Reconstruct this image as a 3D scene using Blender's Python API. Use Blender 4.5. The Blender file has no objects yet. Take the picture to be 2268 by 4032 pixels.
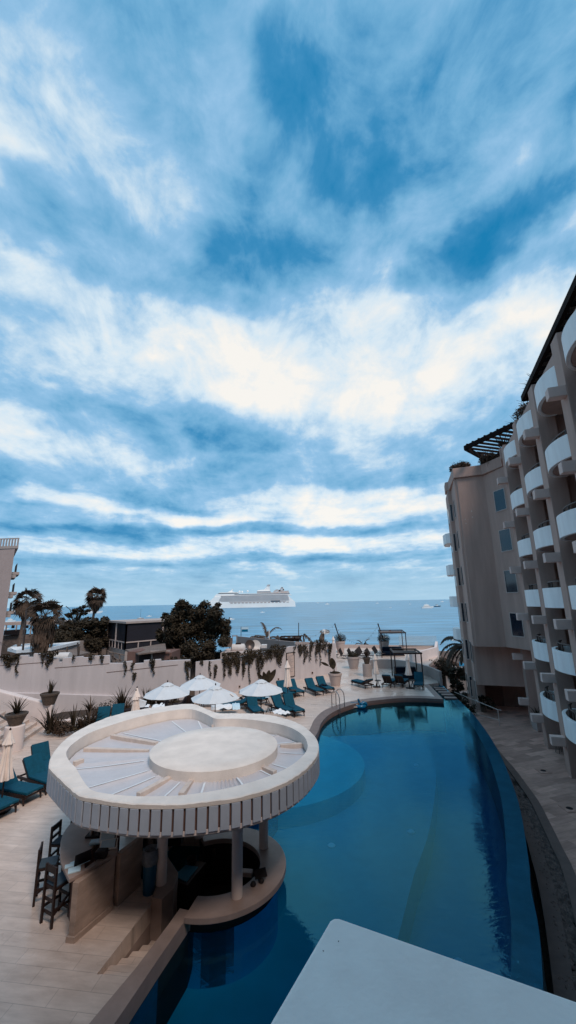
import bpy, bmesh, math, random
from mathutils import Vector, Matrix
R = math.radians
random.seed(7)
S = bpy.context.scene
COL = S.collection
# ------------------------------------------------------------------ camera
F = 1560.; CX, CY = 1134., 2016.; PITCH = R(12.85); ROLL = R(1.15); H = 6.6
cam_d = bpy.data.cameras.new('camera'); cam = bpy.data.objects.new('camera', cam_d); COL.objects.link(cam)
cam_d.sensor_fit = 'VERTICAL'; cam_d.sensor_height = 36.0; cam_d.lens = 36.0 * F / 4032.0
cam_d.clip_start = 0.05; cam_d.clip_end = 60000
cam.matrix_world = Matrix.Translation((0, 0, H)) @ Matrix.Rotation(R(90) + PITCH, 4, 'X') @ Matrix.Rotation(-ROLL, 4, 'Z')
S.camera = cam
S.view_settings.view_transform = 'Standard'; S.view_settings.look = 'None'
S.view_settings.exposure = 0.35; S.view_settings.gamma = 1.0


def ray(px, py):
    x = (px - CX) / F; y = -(py - CY) / F
    c, s = math.cos(ROLL), math.sin(ROLL)
    x, y = x * c + y * s, -x * s + y * c
    return Vector((x, math.cos(PITCH) - y * math.sin(PITCH), math.sin(PITCH) + y * math.cos(PITCH)))


def P(px, py, z=0.):            # where the sight line of a photo point meets the level z
    d = ray(px, py); t = (z - H) / d.z
    return Vector((d.x * t, d.y * t, z))


def D(px, py, Y):               # ... or the vertical plane y = Y
    d = ray(px, py); t = Y / d.y
    return Vector((d.x * t, Y, H + d.z * t))


def cr(L, s, ox, oy):
    return [(ox + a / s, oy + b / s) for a, b in L]


def PL(L, s, ox, oy, z=0.):
    return [P(a, b, z) for a, b in cr(L, s, ox, oy)]


# ------------------------------------------------------------------ sky, sun
SUN_EL, SUN_AZ = R(52), R(150)      # azimuth from +Y towards +X
W = bpy.data.worlds.new('World'); S.world = W; W.use_nodes = True
wt = W.node_tree; wt.nodes.clear()


def wn(t, **k):
    n = wt.nodes.new(t)
    for a, b in k.items(): setattr(n, a, b)
    return n


def lk(a, b): wt.links.new(a, b)


def wmath(op, a, b=None, c=None, clamp=False):
    n = wn('ShaderNodeMath', operation=op); n.use_clamp = clamp
    for i, v in enumerate((a, b, c)):
        if v is None: continue
        if isinstance(v, (int, float)): n.inputs[i].default_value = v
        else: lk(v, n.inputs[i])
    return n.outputs[0]


wout = wn('ShaderNodeOutputWorld'); bg = wn('ShaderNodeBackground'); bg.inputs['Strength'].default_value = 0.1
lk(bg.outputs[0], wout.inputs[0])
tc = wn('ShaderNodeTexCoord'); dirv = tc.outputs['Generated']
sep = wn('ShaderNodeSeparateXYZ'); lk(dirv, sep.inputs[0])
zc = wmath('MAXIMUM', sep.outputs[2], 0.0)
den = wmath('ADD', zc, 0.10)
uu = wmath('DIVIDE', sep.outputs[0], den); vv = wmath('DIVIDE', sep.outputs[1], den)
cmb = wn('ShaderNodeCombineXYZ'); lk(uu, cmb.inputs[0]); lk(vv, cmb.inputs[1]); lk(wmath('MULTIPLY', zc, 1.5), cmb.inputs[2])


def wnoise(scale, detail, rough, sx=1, sy=1, rz=0, dist=0., off=0.):
    m = wn('ShaderNodeMapping'); m.inputs['Scale'].default_value = (sx, sy, 1); m.inputs['Rotation'].default_value = (0, 0, rz)
    m.inputs['Location'].default_value = (off, off * .7, 0)
    lk(cmb.outputs[0], m.inputs[0])
    n = wn('ShaderNodeTexNoise'); n.inputs['Scale'].default_value = scale; n.inputs['Detail'].default_value = detail
    n.inputs['Roughness'].default_value = rough; n.inputs['Distortion'].default_value = dist
    lk(m.outputs[0], n.inputs['Vector']); return n.outputs[0]


n1 = wnoise(1.0, 8, .58, 1.1, .85, R(25), .25, 3.1)
n2 = wnoise(3.6, 8, .62, 1.15, .85, R(15), .3, 9.7)
n3 = wnoise(.42, 3, .5, 1, 1, 0, 0., 21.)
dens = wmath('ADD', wmath('MULTIPLY', n1, 1.25), wmath('MULTIPLY', n2, .60))
dens = wmath('ADD', dens, wmath('MULTIPLY', n3, .45))
nd = wn('ShaderNodeTexNoise'); nd.inputs['Scale'].default_value = 5.0; nd.inputs['Detail'].default_value = 9; nd.inputs['Roughness'].default_value = .6; nd.inputs['Distortion'].default_value = .4
mpd = wn('ShaderNodeMapping'); mpd.inputs['Scale'].default_value = (1.25, 1, 1.3); lk(dirv, mpd.inputs[0]); lk(mpd.outputs[0], nd.inputs['Vector'])
dens = wmath('ADD', dens, wmath('MULTIPLY', nd.outputs[0], 1.0))
dens = wmath('ADD', dens, -1.15 - .5 + .47)
wp = wn('ShaderNodeTexNoise'); wp.inputs['Scale'].default_value = 4.0; wp.inputs['Detail'].default_value = 5; lk(dirv, wp.inputs['Vector'])
wps = wn('ShaderNodeVectorMath', operation='SUBTRACT'); lk(wp.outputs['Color'], wps.inputs[0]); wps.inputs[1].default_value = (.5, .5, .5)
wpm = wn('ShaderNodeVectorMath', operation='MULTIPLY'); lk(wps.outputs[0], wpm.inputs[0]); wpm.inputs[1].default_value = (.36, .36, .06)
wpa = wn('ShaderNodeVectorMath', operation='ADD'); lk(wpm.outputs[0], wpa.inputs[0]); lk(dirv, wpa.inputs[1]); dirw = wpa.outputs[0]
# where the photographed sky is thick (+) or open (-): px, py, half width px, half height px, amount
BLOBS = [(700, 1330, 1000, 400, .17), (1150, 1380, 560, 240, .15), (650, 1230, 420, 240, .08), (1100, 1800, 1400, 330, .10), (100, 1250, 330, 300, .06), (1980, 1330, 330, 230, .30), (2160, 1230, 260, 130, .16), (1650, 1600, 420, 130, .20),
         (150, 620, 620, 420, .28), (250, 200, 700, 300, .06), (1650, 350, 900, 600, -.10), (1080, 300, 180, 260, -.24), (1290, 590, 260, 150, -.18), (1650, 600, 200, 200, -.16), (1900, 960, 420, 120, -.32),
         (2060, 830, 220, 130, -.18), (420, 950, 620, 150, -.30), (950, 930, 380, 130, -.18), (1120, 780, 180, 120, .10), (1430, 900, 200, 170, .10), (2050, 520, 350, 300, -.04), (1400, 400, 120, 200, .08),
         (250, 1600, 600, 70, -.14), (850, 1650, 500, 60, -.14), (900, 1740, 400, 50, -.16), (300, 1790, 460, 60, .14), (130, 1880, 260, 50, -.16), (1300, 1965, 420, 44, .30), (1350, 2020, 700, 34, .26), (300, 1985, 340, 36, .26), (650, 2045, 360, 36, .30),
         (1050, 2085, 800, 24, -.20), (300, 2110, 500, 30, -.16), (1100, 2150, 760, 44, .32), (1650, 2110, 260, 50, .16), (500, 2195, 500, 22, .14), (1100, 2200, 900, 18, -.14), (1100, 2240, 900, 20, .14)]
for bx_, by_, aw, ah, am in BLOBS:
    v = ray(bx_, by_); vn_ = v.normalized(); rgt = Vector((vn_.y, -vn_.x, 0)).normalized(); upv = rgt.cross(vn_)
    sc_ = (v.length)
    qs = []
    for vec, half in ((rgt, aw), (upv, ah / sc_)):
        dp = wn('ShaderNodeVectorMath', operation='DOT_PRODUCT'); lk(dirw, dp.inputs[0]); dp.inputs[1].default_value = vec * (F * sc_ / half)
        qs.append(wmath('MULTIPLY', dp.outputs['Value'], dp.outputs['Value']))
    q_ = wmath('ADD', qs[0], qs[1])
    mr = wn('ShaderNodeMapRange', interpolation_type='SMOOTHSTEP'); lk(q_, mr.inputs[0])
    mr.inputs[1].default_value = 0; mr.inputs[2].default_value = 1.6; mr.inputs[3].default_value = am; mr.inputs[4].default_value = 0
    dens = wmath('ADD', dens, mr.outputs[0])
ramp = wn('ShaderNodeValToRGB'); lk(dens, ramp.inputs[0])
cr_ = ramp.color_ramp
cr_.elements[0].position = 0.0; cr_.elements[0].color = (.003, .165, .36, 1)
cr_.elements[1].position = 1.0; cr_.elements[1].color = (.78, .755, .71, 1)
for p_, c_ in ((.20, (.035, .215, .42, 1)), (.40, (.13, .34, .54, 1)), (.60, (.24, .44, .64, 1)), (.80, (.55, .66, .74, 1))):
    e = cr_.elements.new(p_); e.color = c_
sky = wn('ShaderNodeTexSky', sky_type='NISHITA'); sky.sun_disc = False; sky.sun_elevation = SUN_EL; sky.sun_rotation = SUN_AZ
mul = wn('ShaderNodeMixRGB', blend_type='MULTIPLY'); mul.inputs[0].default_value = 1; lk(ramp.outputs[0], mul.inputs[1]); mul.inputs[2].default_value = (10, 10, 10, 1)
mix = wn('ShaderNodeMixRGB'); mix.inputs[0].default_value = .93; lk(sky.outputs[0], mix.inputs[1]); lk(mul.outputs[0], mix.inputs[2])
# pale blue air low over the sea
hz = wn('ShaderNodeMapRange', interpolation_type='SMOOTHSTEP'); lk(sep.outputs[2], hz.inputs[0])
hz.inputs[1].default_value = .0; hz.inputs[2].default_value = .13; hz.inputs[3].default_value = .88; hz.inputs[4].default_value = 0
mix2 = wn('ShaderNodeMixRGB'); lk(hz.outputs[0], mix2.inputs[0]); lk(mix.outputs[0], mix2.inputs[1]); mix2.inputs[2].default_value = (3.3, 5.0, 6.3, 1)
lk(mix2.outputs[0], bg.inputs['Color'])

sl = bpy.data.lights.new('sun', 'SUN'); so = bpy.data.objects.new('sun', sl); COL.objects.link(so)
sl.energy = 2.0; sl.angle = R(18); sl.color = (1.0, .86, .76)
sd = Vector((math.sin(SUN_AZ) * math.cos(SUN_EL), math.cos(SUN_AZ) * math.cos(SUN_EL), math.sin(SUN_EL)))
so.rotation_euler = sd.to_track_quat('Z', 'Y').to_euler(); so.location = (0, 0, 60)

# ------------------------------------------------------------------ materials
MATS = {}


def mat(name, col, rough=.7, var=.12, scale=3., bump=.15, bscale=None, spec=.35, metal=0., streak=None, detail=5):
    if name in MATS: return MATS[name]
    m = bpy.data.materials.new(name); m.use_nodes = True; t = m.node_tree; b = t.nodes['Principled BSDF']
    b.inputs['Roughness'].default_value = rough; b.inputs['Metallic'].default_value = metal
    b.inputs['Specular IOR Level'].default_value = spec
    tcn = t.nodes.new('ShaderNodeTexCoord'); mp = t.nodes.new('ShaderNodeMapping'); t.links.new(tcn.outputs['Object'], mp.inputs[0])
    if streak: mp.inputs['Scale'].default_value = streak
    nz = t.nodes.new('ShaderNodeTexNoise'); nz.inputs['Scale'].default_value = scale; nz.inputs['Detail'].default_value = detail
    nz.inputs['Roughness'].default_value = .6
    t.links.new(mp.outputs[0], nz.inputs['Vector'])
    rp = t.nodes.new('ShaderNodeValToRGB'); t.links.new(nz.outputs[0], rp.inputs[0])
    rp.color_ramp.elements[0].position = .3; rp.color_ramp.elements[1].position = .7
    rp.color_ramp.elements[0].color = tuple(max(0, c * (1 - var)) for c in col) + (1,)
    rp.color_ramp.elements[1].color = tuple(min(1, c * (1 + var)) for c in col) + (1,)
    t.links.new(rp.outputs[0], b.inputs['Base Color'])
    if bump:
        n2_ = t.nodes.new('ShaderNodeTexNoise'); n2_.inputs['Scale'].default_value = bscale or scale * 9; n2_.inputs['Detail'].default_value = 4
        t.links.new(mp.outputs[0], n2_.inputs['Vector'])
        bp = t.nodes.new('ShaderNodeBump'); bp.inputs['Strength'].default_value = bump; bp.inputs['Distance'].default_value = .02
        t.links.new(n2_.outputs[0], bp.inputs['Height']); t.links.new(bp.outputs[0], b.inputs['Normal'])
    MATS[name] = m; return m


def stone_mat(name, col, bw, bh, rz, rough, var, mortar, spec=.5):
    m = bpy.data.materials.new(name); m.use_nodes = True; t = m.node_tree; b = t.nodes['Principled BSDF']
    b.inputs['Specular IOR Level'].default_value = spec
    tcn = t.nodes.new('ShaderNodeTexCoord'); mp = t.nodes.new('ShaderNodeMapping'); t.links.new(tcn.outputs['Object'], mp.inputs[0])
    mp.inputs['Rotation'].default_value = (0, 0, rz)
    br = t.nodes.new('ShaderNodeTexBrick'); t.links.new(mp.outputs[0], br.inputs['Vector'])
    br.inputs['Scale'].default_value = 1; br.inputs['Brick Width'].default_value = bw; br.inputs['Row Height'].default_value = bh
    br.inputs['Mortar Size'].default_value = .006; br.inputs['Bias'].default_value = 0
    br.inputs['Color1'].default_value = tuple(c * (1 - var) for c in col) + (1,); br.inputs['Color2'].default_value = tuple(min(1, c * (1 + var)) for c in col) + (1,)
    br.inputs['Mortar'].default_value = tuple(c * mortar for c in col) + (1,)
    mp2 = t.nodes.new('ShaderNodeMapping'); t.links.new(mp.outputs[0], mp2.inputs[0]); mp2.inputs['Scale'].default_value = (.6, 2.2, 1)
    nz = t.nodes.new('ShaderNodeTexNoise'); nz.inputs['Scale'].default_value = 2.2; nz.inputs['Detail'].default_value = 8; nz.inputs['Roughness'].default_value = .65
    t.links.new(mp2.outputs[0], nz.inputs['Vector'])
    rp = t.nodes.new('ShaderNodeValToRGB'); t.links.new(nz.outputs[0], rp.inputs[0])
    rp.color_ramp.elements[0].position = .28; rp.color_ramp.elements[0].color = (.74, .71, .69, 1)
    rp.color_ramp.elements[1].position = .72; rp.color_ramp.elements[1].color = (1.12, 1.12, 1.12, 1)
    mx = t.nodes.new('ShaderNodeMixRGB'); mx.blend_type = 'MULTIPLY'; mx.inputs[0].default_value = 1
    t.links.new(br.outputs['Color'], mx.inputs[1]); t.links.new(rp.outputs[0], mx.inputs[2])
    t.links.new(mx.outputs[0], b.inputs['Base Color'])
    n3_ = t.nodes.new('ShaderNodeTexNoise'); n3_.inputs['Scale'].default_value = .5; n3_.inputs['Detail'].default_value = 4; t.links.new(mp.outputs[0], n3_.inputs['Vector'])
    mr_ = t.nodes.new('ShaderNodeMapRange'); t.links.new(n3_.outputs[0], mr_.inputs[0]); mr_.inputs[1].default_value = .35; mr_.inputs[2].default_value = .65
    mr_.inputs[3].default_value = rough - .14; mr_.inputs[4].default_value = rough + .15
    t.links.new(mr_.outputs[0], b.inputs['Roughness'])
    bp = t.nodes.new('ShaderNodeBump'); bp.inputs['Strength'].default_value = .25; bp.inputs['Distance'].default_value = .01
    t.links.new(nz.outputs[0], bp.inputs['Height']); t.links.new(bp.outputs[0], b.inputs['Normal'])
    MATS[name] = m; return m


M_deck = stone_mat('travertine_deck', (.60, .475, .405), 1.2, .35, R(8), .34, .05, .70)
M_walk = stone_mat('walkway_pavers', (.58, .35, .28), 1.1, .42, R(-18), .62, .26, .7, .3)
M_cope = mat('coping_stone', (.17, .115, .10), .45, .15, 3)
M_counter = mat('counter_stone', (.30, .22, .19), .42, .16, 2.2, .1, spec=.4)
M_marble = mat('veined_marble', (.33, .24, .195), .45, .30, 1.6, .12, streak=(1, 1, 3.), detail=9)
M_white = mat('white_plaster', (.68, .57, .53), .85, .07, 1.6, .25, 30)
M_wallw = mat('white_boundary_plaster', (.50, .45, .45), .9, .09, 1.6, .25, 25, streak=(1, 1, .14))
M_roofw = mat('roof_cream_plaster', (.74, .66, .60), .85, .10, 1.8, .3, 30)
M_slat = mat('painted_slats', (.42, .455, .52), .6, .06, 3, .08)
M_membrane = mat('white_membrane', (.52, .50, .52), .42, .05, 3, .3, 14, spec=.5)
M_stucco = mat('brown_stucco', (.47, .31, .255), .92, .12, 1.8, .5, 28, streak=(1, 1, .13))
M_stuccod = mat('dark_stucco', (.16, .09, .075), .92, .09, .8, .5, 28)  # darker copy of the stucco; the hotel recesses' shade is in its colour
M_parapet = mat('balcony_white', (.95, .885, .85), .85, .08, 3.0, .25, 30, streak=(1, 1, .18))
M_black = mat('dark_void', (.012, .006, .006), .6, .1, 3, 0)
M_glass = mat('window_glass', (.015, .022, .035), .08, .15, 1.2, 0, spec=.8)
M_frame = mat('window_frame', (.55, .45, .40), .6, .05, 4, 0)
M_blue = mat('blue_cushion', (.002, .058, .095), .8, .18, 8, .3, 60, spec=.2)
M_blued = mat('navy_cushion', (.004, .012, .028), .8, .15, 8, .3, 60, spec=.2)
M_wood = mat('dark_wood', (.022, .010, .008), .55, .3, 6, .15, streak=(1, 8, 1))
M_beam = mat('pale_beam', (.60, .50, .44), .8, .12, 6, .2)
M_metal = mat('bronze_metal', (.10, .075, .065), .4, .1, 6, 0, metal=.6)
M_steel = mat('steel_rail', (.42, .38, .36), .25, .05, 6, 0, metal=.9)
M_umb = mat('umbrella_canvas', (.60, .62, .64), .8, .05, 3, .15, 40)
M_umbc = mat('umbrella_cream', (.78, .66, .59), .85, .08, 3, .2, 40)
M_leaf = mat('foliage_dark', (.036, .026, .015), .7, .75, 2.5, 0, spec=.2)
M_leaf2 = mat('foliage_brown', (.062, .040, .027), .7, .5, 3, 0, spec=.2)
M_dry = mat('dry_frond', (.10, .066, .048), .8, .4, 4, 0, spec=.2)
M_trunk = mat('palm_trunk', (.12, .085, .068), .9, .3, 6, .5, streak=(1, 1, 4))
M_soil = mat('soil', (.05, .034, .027), .95, .4, 10, .6)
M_pot = mat('cream_pot', (.48, .38, .34), .7, .08, 4, .2)
M_potd = mat('brown_pot', (.085, .060, .046), .7, .3, 12, .6, 50)
M_ledge = mat('pale_parapet', (.96, .91, .87), .9, .07, 3.5, .12, 40)
M_hull = mat('ship_white', (.90, .85, .80), .5, .04, .02, 0)
M_hulld = mat('hull_dark', (.03, .05, .08), .4, .1, .1, 0)
M_deckline = mat('ship_balconies', (.50, .44, .42), .5, .1, .05, 0)
M_towel = mat('white_towel', (.72, .74, .76), .95, .06, 6, .5, 40)
M_tileroof = mat('weathered_roof', (.17, .125, .105), .9, .35, 2, .4, streak=(1, 4, 1))
M_cream = mat('cream_wall', (.40, .33, .30), .9, .1, 1, .3)
M_thatch = mat('thatch', (.10, .068, .055), .95, .4, 5, .6, streak=(1, 1, 5))
M_ground = mat('town_ground', (.10, .075, .062), .95, .3, .5, .3)
M_sand = mat('sand', (.35, .28, .24), .95, .1, 1, .3)
M_skin = mat('skin', (.28, .17, .13), .6, .08, 8, 0)
M_hair = mat('hair', (.01, .007, .006), .6, .2, 20, 0)
M_cloth = mat('dark_cloth', (.018, .014, .018), .9, .2, 8, .2)
M_band = mat('black_band', (.015, .010, .010), .6, .1, 8, 0)
M_bin = mat('blue_bin', (.004, .075, .15), .45, .08, 5, 0)
M_film = mat('thin_plastic', (.13, .15, .18), .3, .4, 8, .4, 20)
M_paper = mat('pale_blue_paper', (.50, .66, .74), .7, .04, 8, 0)
M_screen = mat('screen_back', (.010, .009, .014), .3, .1, 5, 0)
M_tank = mat('white_tank', (.60, .55, .52), .6, .08, 3, 0)
M_net = mat('dark_mesh_panel', (.016, .014, .020), .7, .2, .5, .2)
M_tile = mat('pool_tile', (.006, .33, .45), .6, .08, 1.3, 0)
M_tiled = mat('pool_edge_tile', (.07, .22, .31), .35, .18, 2.5, .1)
M_float = mat('blue_vinyl', (.004, .13, .24), .25, .05, 4, 0, spec=.6)
M_tan = mat('tan_vinyl', (.42, .33, .28), .4, .1, 10, 0)

# sea and pool water
def water(name, base, scale, sx, sy, strength, rough, dist=.1, var=(.7, 1.3), spec=.5):
    m = bpy.data.materials.new(name); m.use_nodes = True; t = m.node_tree; b = t.nodes['Principled BSDF']
    b.inputs['Roughness'].default_value = rough; b.inputs['IOR'].default_value = 1.33; b.inputs['Specular IOR Level'].default_value = spec
    tcn = t.nodes.new('ShaderNodeTexCoord'); mp = t.nodes.new('ShaderNodeMapping'); t.links.new(tcn.outputs['Object'], mp.inputs[0]); mp.inputs['Scale'].default_value = (sx, sy, 1)
    n = t.nodes.new('ShaderNodeTexNoise'); n.inputs['Scale'].default_value = scale; n.inputs['Detail'].default_value = 6; n.inputs['Roughness'].default_value = .6; t.links.new(mp.outputs[0], n.inputs['Vector'])
    bp = t.nodes.new('ShaderNodeBump'); bp.inputs['Strength'].default_value = strength; bp.inputs['Distance'].default_value = dist
    t.links.new(n.outputs[0], bp.inputs['Height']); t.links.new(bp.outputs[0], b.inputs['Normal'])
    rp = t.nodes.new('ShaderNodeValToRGB'); t.links.new(n.outputs[0], rp.inputs[0])
    rp.color_ramp.elements[0].position = .35; rp.color_ramp.elements[1].position = .65
    rp.color_ramp.elements[0].color = tuple(c * var[0] for c in base) + (1,); rp.color_ramp.elements[1].color = tuple(c * var[1] for c in base) + (1,)
    t.links.new(rp.outputs[0], b.inputs['Base Color'])
    return m


M_sea = water('sea_water', (.07, .24, .37), .09, .35, 1.0, 1.0, .28, 1.6, (.6, 1.35))
M_foam = mat('foam', (.6, .65, .68), .8, .1, 3, 0)


def pool_mat():
    m = bpy.data.materials.new('pool_water'); m.use_nodes = True; t = m.node_tree; t.nodes.clear()
    o = t.nodes.new('ShaderNodeOutputMaterial')
    tcn = t.nodes.new('ShaderNodeTexCoord'); mp = t.nodes.new('ShaderNodeMapping'); t.links.new(tcn.outputs['Object'], mp.inputs[0]); mp.inputs['Scale'].default_value = (.8, 1.5, 1)
    n = t.nodes.new('ShaderNodeTexNoise'); n.inputs['Scale'].default_value = 4.5; n.inputs['Detail'].default_value = 4; n.inputs['Distortion'].default_value = .6; t.links.new(mp.outputs[0], n.inputs['Vector'])
    n0 = t.nodes.new('ShaderNodeTexNoise'); n0.inputs['Scale'].default_value = .35; n0.inputs['Detail'].default_value = 2; t.links.new(mp.outputs[0], n0.inputs['Vector'])
    mm = t.nodes.new('ShaderNodeMath'); mm.operation = 'MULTIPLY'; t.links.new(n.outputs[0], mm.inputs[0]); t.links.new(n0.outputs[0], mm.inputs[1])
    bp = t.nodes.new('ShaderNodeBump'); bp.inputs['Strength'].default_value = .35; bp.inputs['Distance'].default_value = .022; t.links.new(mm.outputs[0], bp.inputs['Height'])
    gl = t.nodes.new('ShaderNodeBsdfGlossy'); gl.inputs['Roughness'].default_value = .012; gl.inputs['Color'].default_value = (.15, .64, .86, 1); t.links.new(bp.outputs[0], gl.inputs['Normal'])
    tr = t.nodes.new('ShaderNodeBsdfTransparent'); tr.inputs[0].default_value = (.72, .92, .96, 1)
    fr = t.nodes.new('ShaderNodeFresnel'); fr.inputs[0].default_value = 1.62; t.links.new(bp.outputs[0], fr.inputs['Normal'])
    mx = t.nodes.new('ShaderNodeMixShader'); t.links.new(fr.outputs[0], mx.inputs[0]); t.links.new(tr.outputs[0], mx.inputs[1]); t.links.new(gl.outputs[0], mx.inputs[2])
    t.links.new(mx.outputs[0], o.inputs['Surface'])
    va = t.nodes.new('ShaderNodeVolumeAbsorption'); va.inputs[0].default_value = (.04, .59, .80, 1); va.inputs[1].default_value = .62
    t.links.new(va.outputs[0], o.inputs['Volume'])
    return m


M_pool = pool_mat()


# ------------------------------------------------------------------ mesh helpers
class MB:
    def __init__(s): s.v = []; s.f = []

    def add(s, vs, fs):
        k = len(s.v); s.v += [tuple(v) for v in vs]; s.f += [tuple(i + k for i in f) for f in fs]; return s

    def box(s, x0, x1, y0, y1, z0, z1, M=None):
        vs = [Vector((x, y, z)) for z in (z0, z1) for y in (y0, y1) for x in (x0, x1)]
        if M is not None: vs = [M @ v for v in vs]
        return s.add(vs, [(0, 2, 3, 1), (4, 5, 7, 6), (0, 1, 5, 4), (2, 6, 7, 3), (0, 4, 6, 2), (1, 3, 7, 5)])

    def bar(s, p, q, w, h=None, up=(0, 0, 1)):
        p, q = Vector(p), Vector(q); h = w if h is None else h
        d = (q - p).normalized(); u = Vector(up)
        if abs(d.dot(u)) > .98: u = Vector((0, 1, 0))
        a = d.cross(u).normalized(); b = a.cross(d).normalized()
        vs = [e + a * (i * w / 2) + b * (j * h / 2) for e in (p, q) for i, j in ((-1, -1), (1, -1), (1, 1), (-1, 1))]
        return s.add(vs, [(3, 2, 1, 0), (4, 5, 6, 7), (0, 1, 5, 4), (1, 2, 6, 5), (2, 3, 7, 6), (3, 0, 4, 7)])

    def tube(s, pts, r, n=8, cap=True):
        pts = [Vector(p) for p in pts]; rs = r if isinstance(r, (list, tuple)) else [r] * len(pts)
        k = len(s.v); a = None
        for i, p in enumerate(pts):
            d = (pts[min(i + 1, len(pts) - 1)] - pts[max(i - 1, 0)])
            d = d.normalized() if d.length > 1e-9 else Vector((0, 0, 1))
            if a is None: a = d.orthogonal().normalized()
            a = (a - d * a.dot(d)); a = a.normalized() if a.length > 1e-6 else d.orthogonal().normalized()
            b = d.cross(a)
            for j in range(n):
                t = 2 * math.pi * j / n; s.v.append(tuple(p + (a * math.cos(t) + b * math.sin(t)) * rs[i]))
        for i in range(len(pts) - 1):
            for j in range(n):
                j2 = (j + 1) % n; s.f.append((k + i * n + j, k + i * n + j2, k + (i + 1) * n + j2, k + (i + 1) * n + j))
        if cap:
            s.f.append(tuple(k + j for j in reversed(range(n)))); s.f.append(tuple(k + (len(pts) - 1) * n + j for j in range(n)))
        return s

    def prism(s, poly, z0, z1):
        n = len(poly); a = sum(poly[i][0] * poly[(i + 1) % n][1] - poly[(i + 1) % n][0] * poly[i][1] for i in range(n))
        poly = [(p[0], p[1]) for p in poly]
        if a < 0: poly = poly[::-1]
        f0 = z0 if callable(z0) else (lambda x, y: z0); f1 = z1 if callable(z1) else (lambda x, y: z1)
        vs = [(x, y, f0(x, y)) for x, y in poly] + [(x, y, f1(x, y)) for x, y in poly]
        return s.add(vs, [tuple(reversed(range(n))), tuple(range(n, 2 * n))] + [(i, (i + 1) % n, n + (i + 1) % n, n + i) for i in range(n)])

    def lathe(s, prof, n=16, c=(0, 0, 0), fn=None):
        k = len(s.v); c = Vector(c)
        for i, (r, z) in enumerate(prof):
            for j in range(n):
                t = 2 * math.pi * j / n; rr = r * (fn(i, j) if fn else 1)
                s.v.append((c.x + rr * math.cos(t), c.y + rr * math.sin(t), c.z + z))
        for i in range(len(prof) - 1):
            for j in range(n):
                j2 = (j + 1) % n; s.f.append((k + i * n + j, k + i * n + j2, k + (i + 1) * n + j2, k + (i + 1) * n + j))
        s.f.append(tuple(k + j for j in reversed(range(n)))); s.f.append(tuple(k + (len(prof) - 1) * n + j for j in range(n)))
        return s

    def strip(s, A, B, z0a, z1a):      # wall band between two offset polylines (ring segment)
        n = len(A); vs = []
        for a, b in zip(A, B):
            vs += [(a[0], a[1], z0a), (b[0], b[1], z0a), (b[0], b[1], z1a), (a[0], a[1], z1a)]
        fs = []
        for i in range(n - 1):
            o, q = i * 4, i * 4 + 4
            fs += [(o, q, q + 1, o + 1), (o + 1, q + 1, q + 2, o + 2), (o + 2, q + 2, q + 3, o + 3), (o + 3, q + 3, q, o)]
        fs += [(0, 1, 2, 3), (4 * n - 4, 4 * n - 1, 4 * n - 2, 4 * n - 3)]
        return s.add(vs, fs)

    def build(s, name, m, parent=None, smooth=False, world=True, bevel=0, seg=2):
        vs = s.v
        if parent is not None and world:
            L = parent.matrix_world_loc if hasattr(parent, 'matrix_world_loc') else WL(parent)
            vs = [(v[0] - L[0], v[1] - L[1], v[2] - L[2]) for v in vs]
        me = bpy.data.meshes.new(name); me.from_pydata(vs, [], s.f)
        bm = bmesh.new(); bm.from_mesh(me)
        bmesh.ops.recalc_face_normals(bm, faces=bm.faces)
        big = [f for f in bm.faces if len(f.verts) > 4]
        if big: bmesh.ops.triangulate(bm, faces=big)
        if bevel:
            ed = [e for e in bm.edges if len(e.link_faces) == 2 and e.calc_face_angle(0) > .6]
            bmesh.ops.bevel(bm, geom=ed, offset=bevel, segments=seg, affect='EDGES', profile=.6)
        bm.to_mesh(me); bm.free()
        me.materials.append(m)
        if smooth:
            for p in me.polygons: p.use_smooth = True
            try: me.set_sharp_from_angle(angle=R(40))
            except Exception: pass
        o = bpy.data.objects.new(name, me); COL.objects.link(o)
        if parent is not None: o.parent = parent
        return o


def WL(o):
    L = Vector(o.location); p = o.parent
    while p: L += Vector(p.location); p = p.parent
    return L


def tag(o, label=None, cat=None, group=None, kind=None):
    if label: o['label'] = label
    if cat: o['category'] = cat
    if group: o['group'] = group
    if kind: o['kind'] = kind
    return o


def thing(name, label, cat, loc=(0, 0, 0), rz=0., group=None):
    o = bpy.data.objects.new(name, None); COL.objects.link(o); o.location = loc; o.rotation_euler = (0, 0, rz)
    o.empty_display_size = .2
    return tag(o, label, cat, group)


def struct(name, mb, m, smooth=False): return tag(mb.build(name, m, smooth=smooth), kind='structure')


CH = {}


def dup(root, loc, rz=0., label=None, group=None, scale=None):
    r = root.copy(); COL.objects.link(r); r.location = loc; r.rotation_euler = (0, 0, rz)
    if label: r['label'] = label
    if group: r['group'] = group
    if scale: r.scale = (scale,) * 3
    def rec(a, b):
        for ch in [o for o in ALLCH(a)]:
            c = ch.copy(); COL.objects.link(c); c.parent = b; rec(ch, c)
    rec(root, r)
    return r


def ALLCH(a): return [o for o in bpy.data.objects if o.parent == a]


def spline(pts, n=6, closed=False):
    out = []; N = len(pts); pts = [Vector((p[0], p[1])) for p in pts]
    rng = range(N if closed else N - 1)
    for i in rng:
        p0 = pts[(i - 1) % N] if closed or i > 0 else pts[0]; p1 = pts[i]; p2 = pts[(i + 1) % N]
        p3 = pts[(i + 2) % N] if closed or i + 2 < N else pts[-1]
        for k in range(n):
            t = k / n
            out.append(.5 * ((2 * p1) + (p2 - p0) * t + (2 * p0 - 5 * p1 + 4 * p2 - p3) * t * t + (3 * p1 - p0 - 3 * p2 + p3) * t ** 3))
    if not closed: out.append(pts[-1])
    return out


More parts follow.
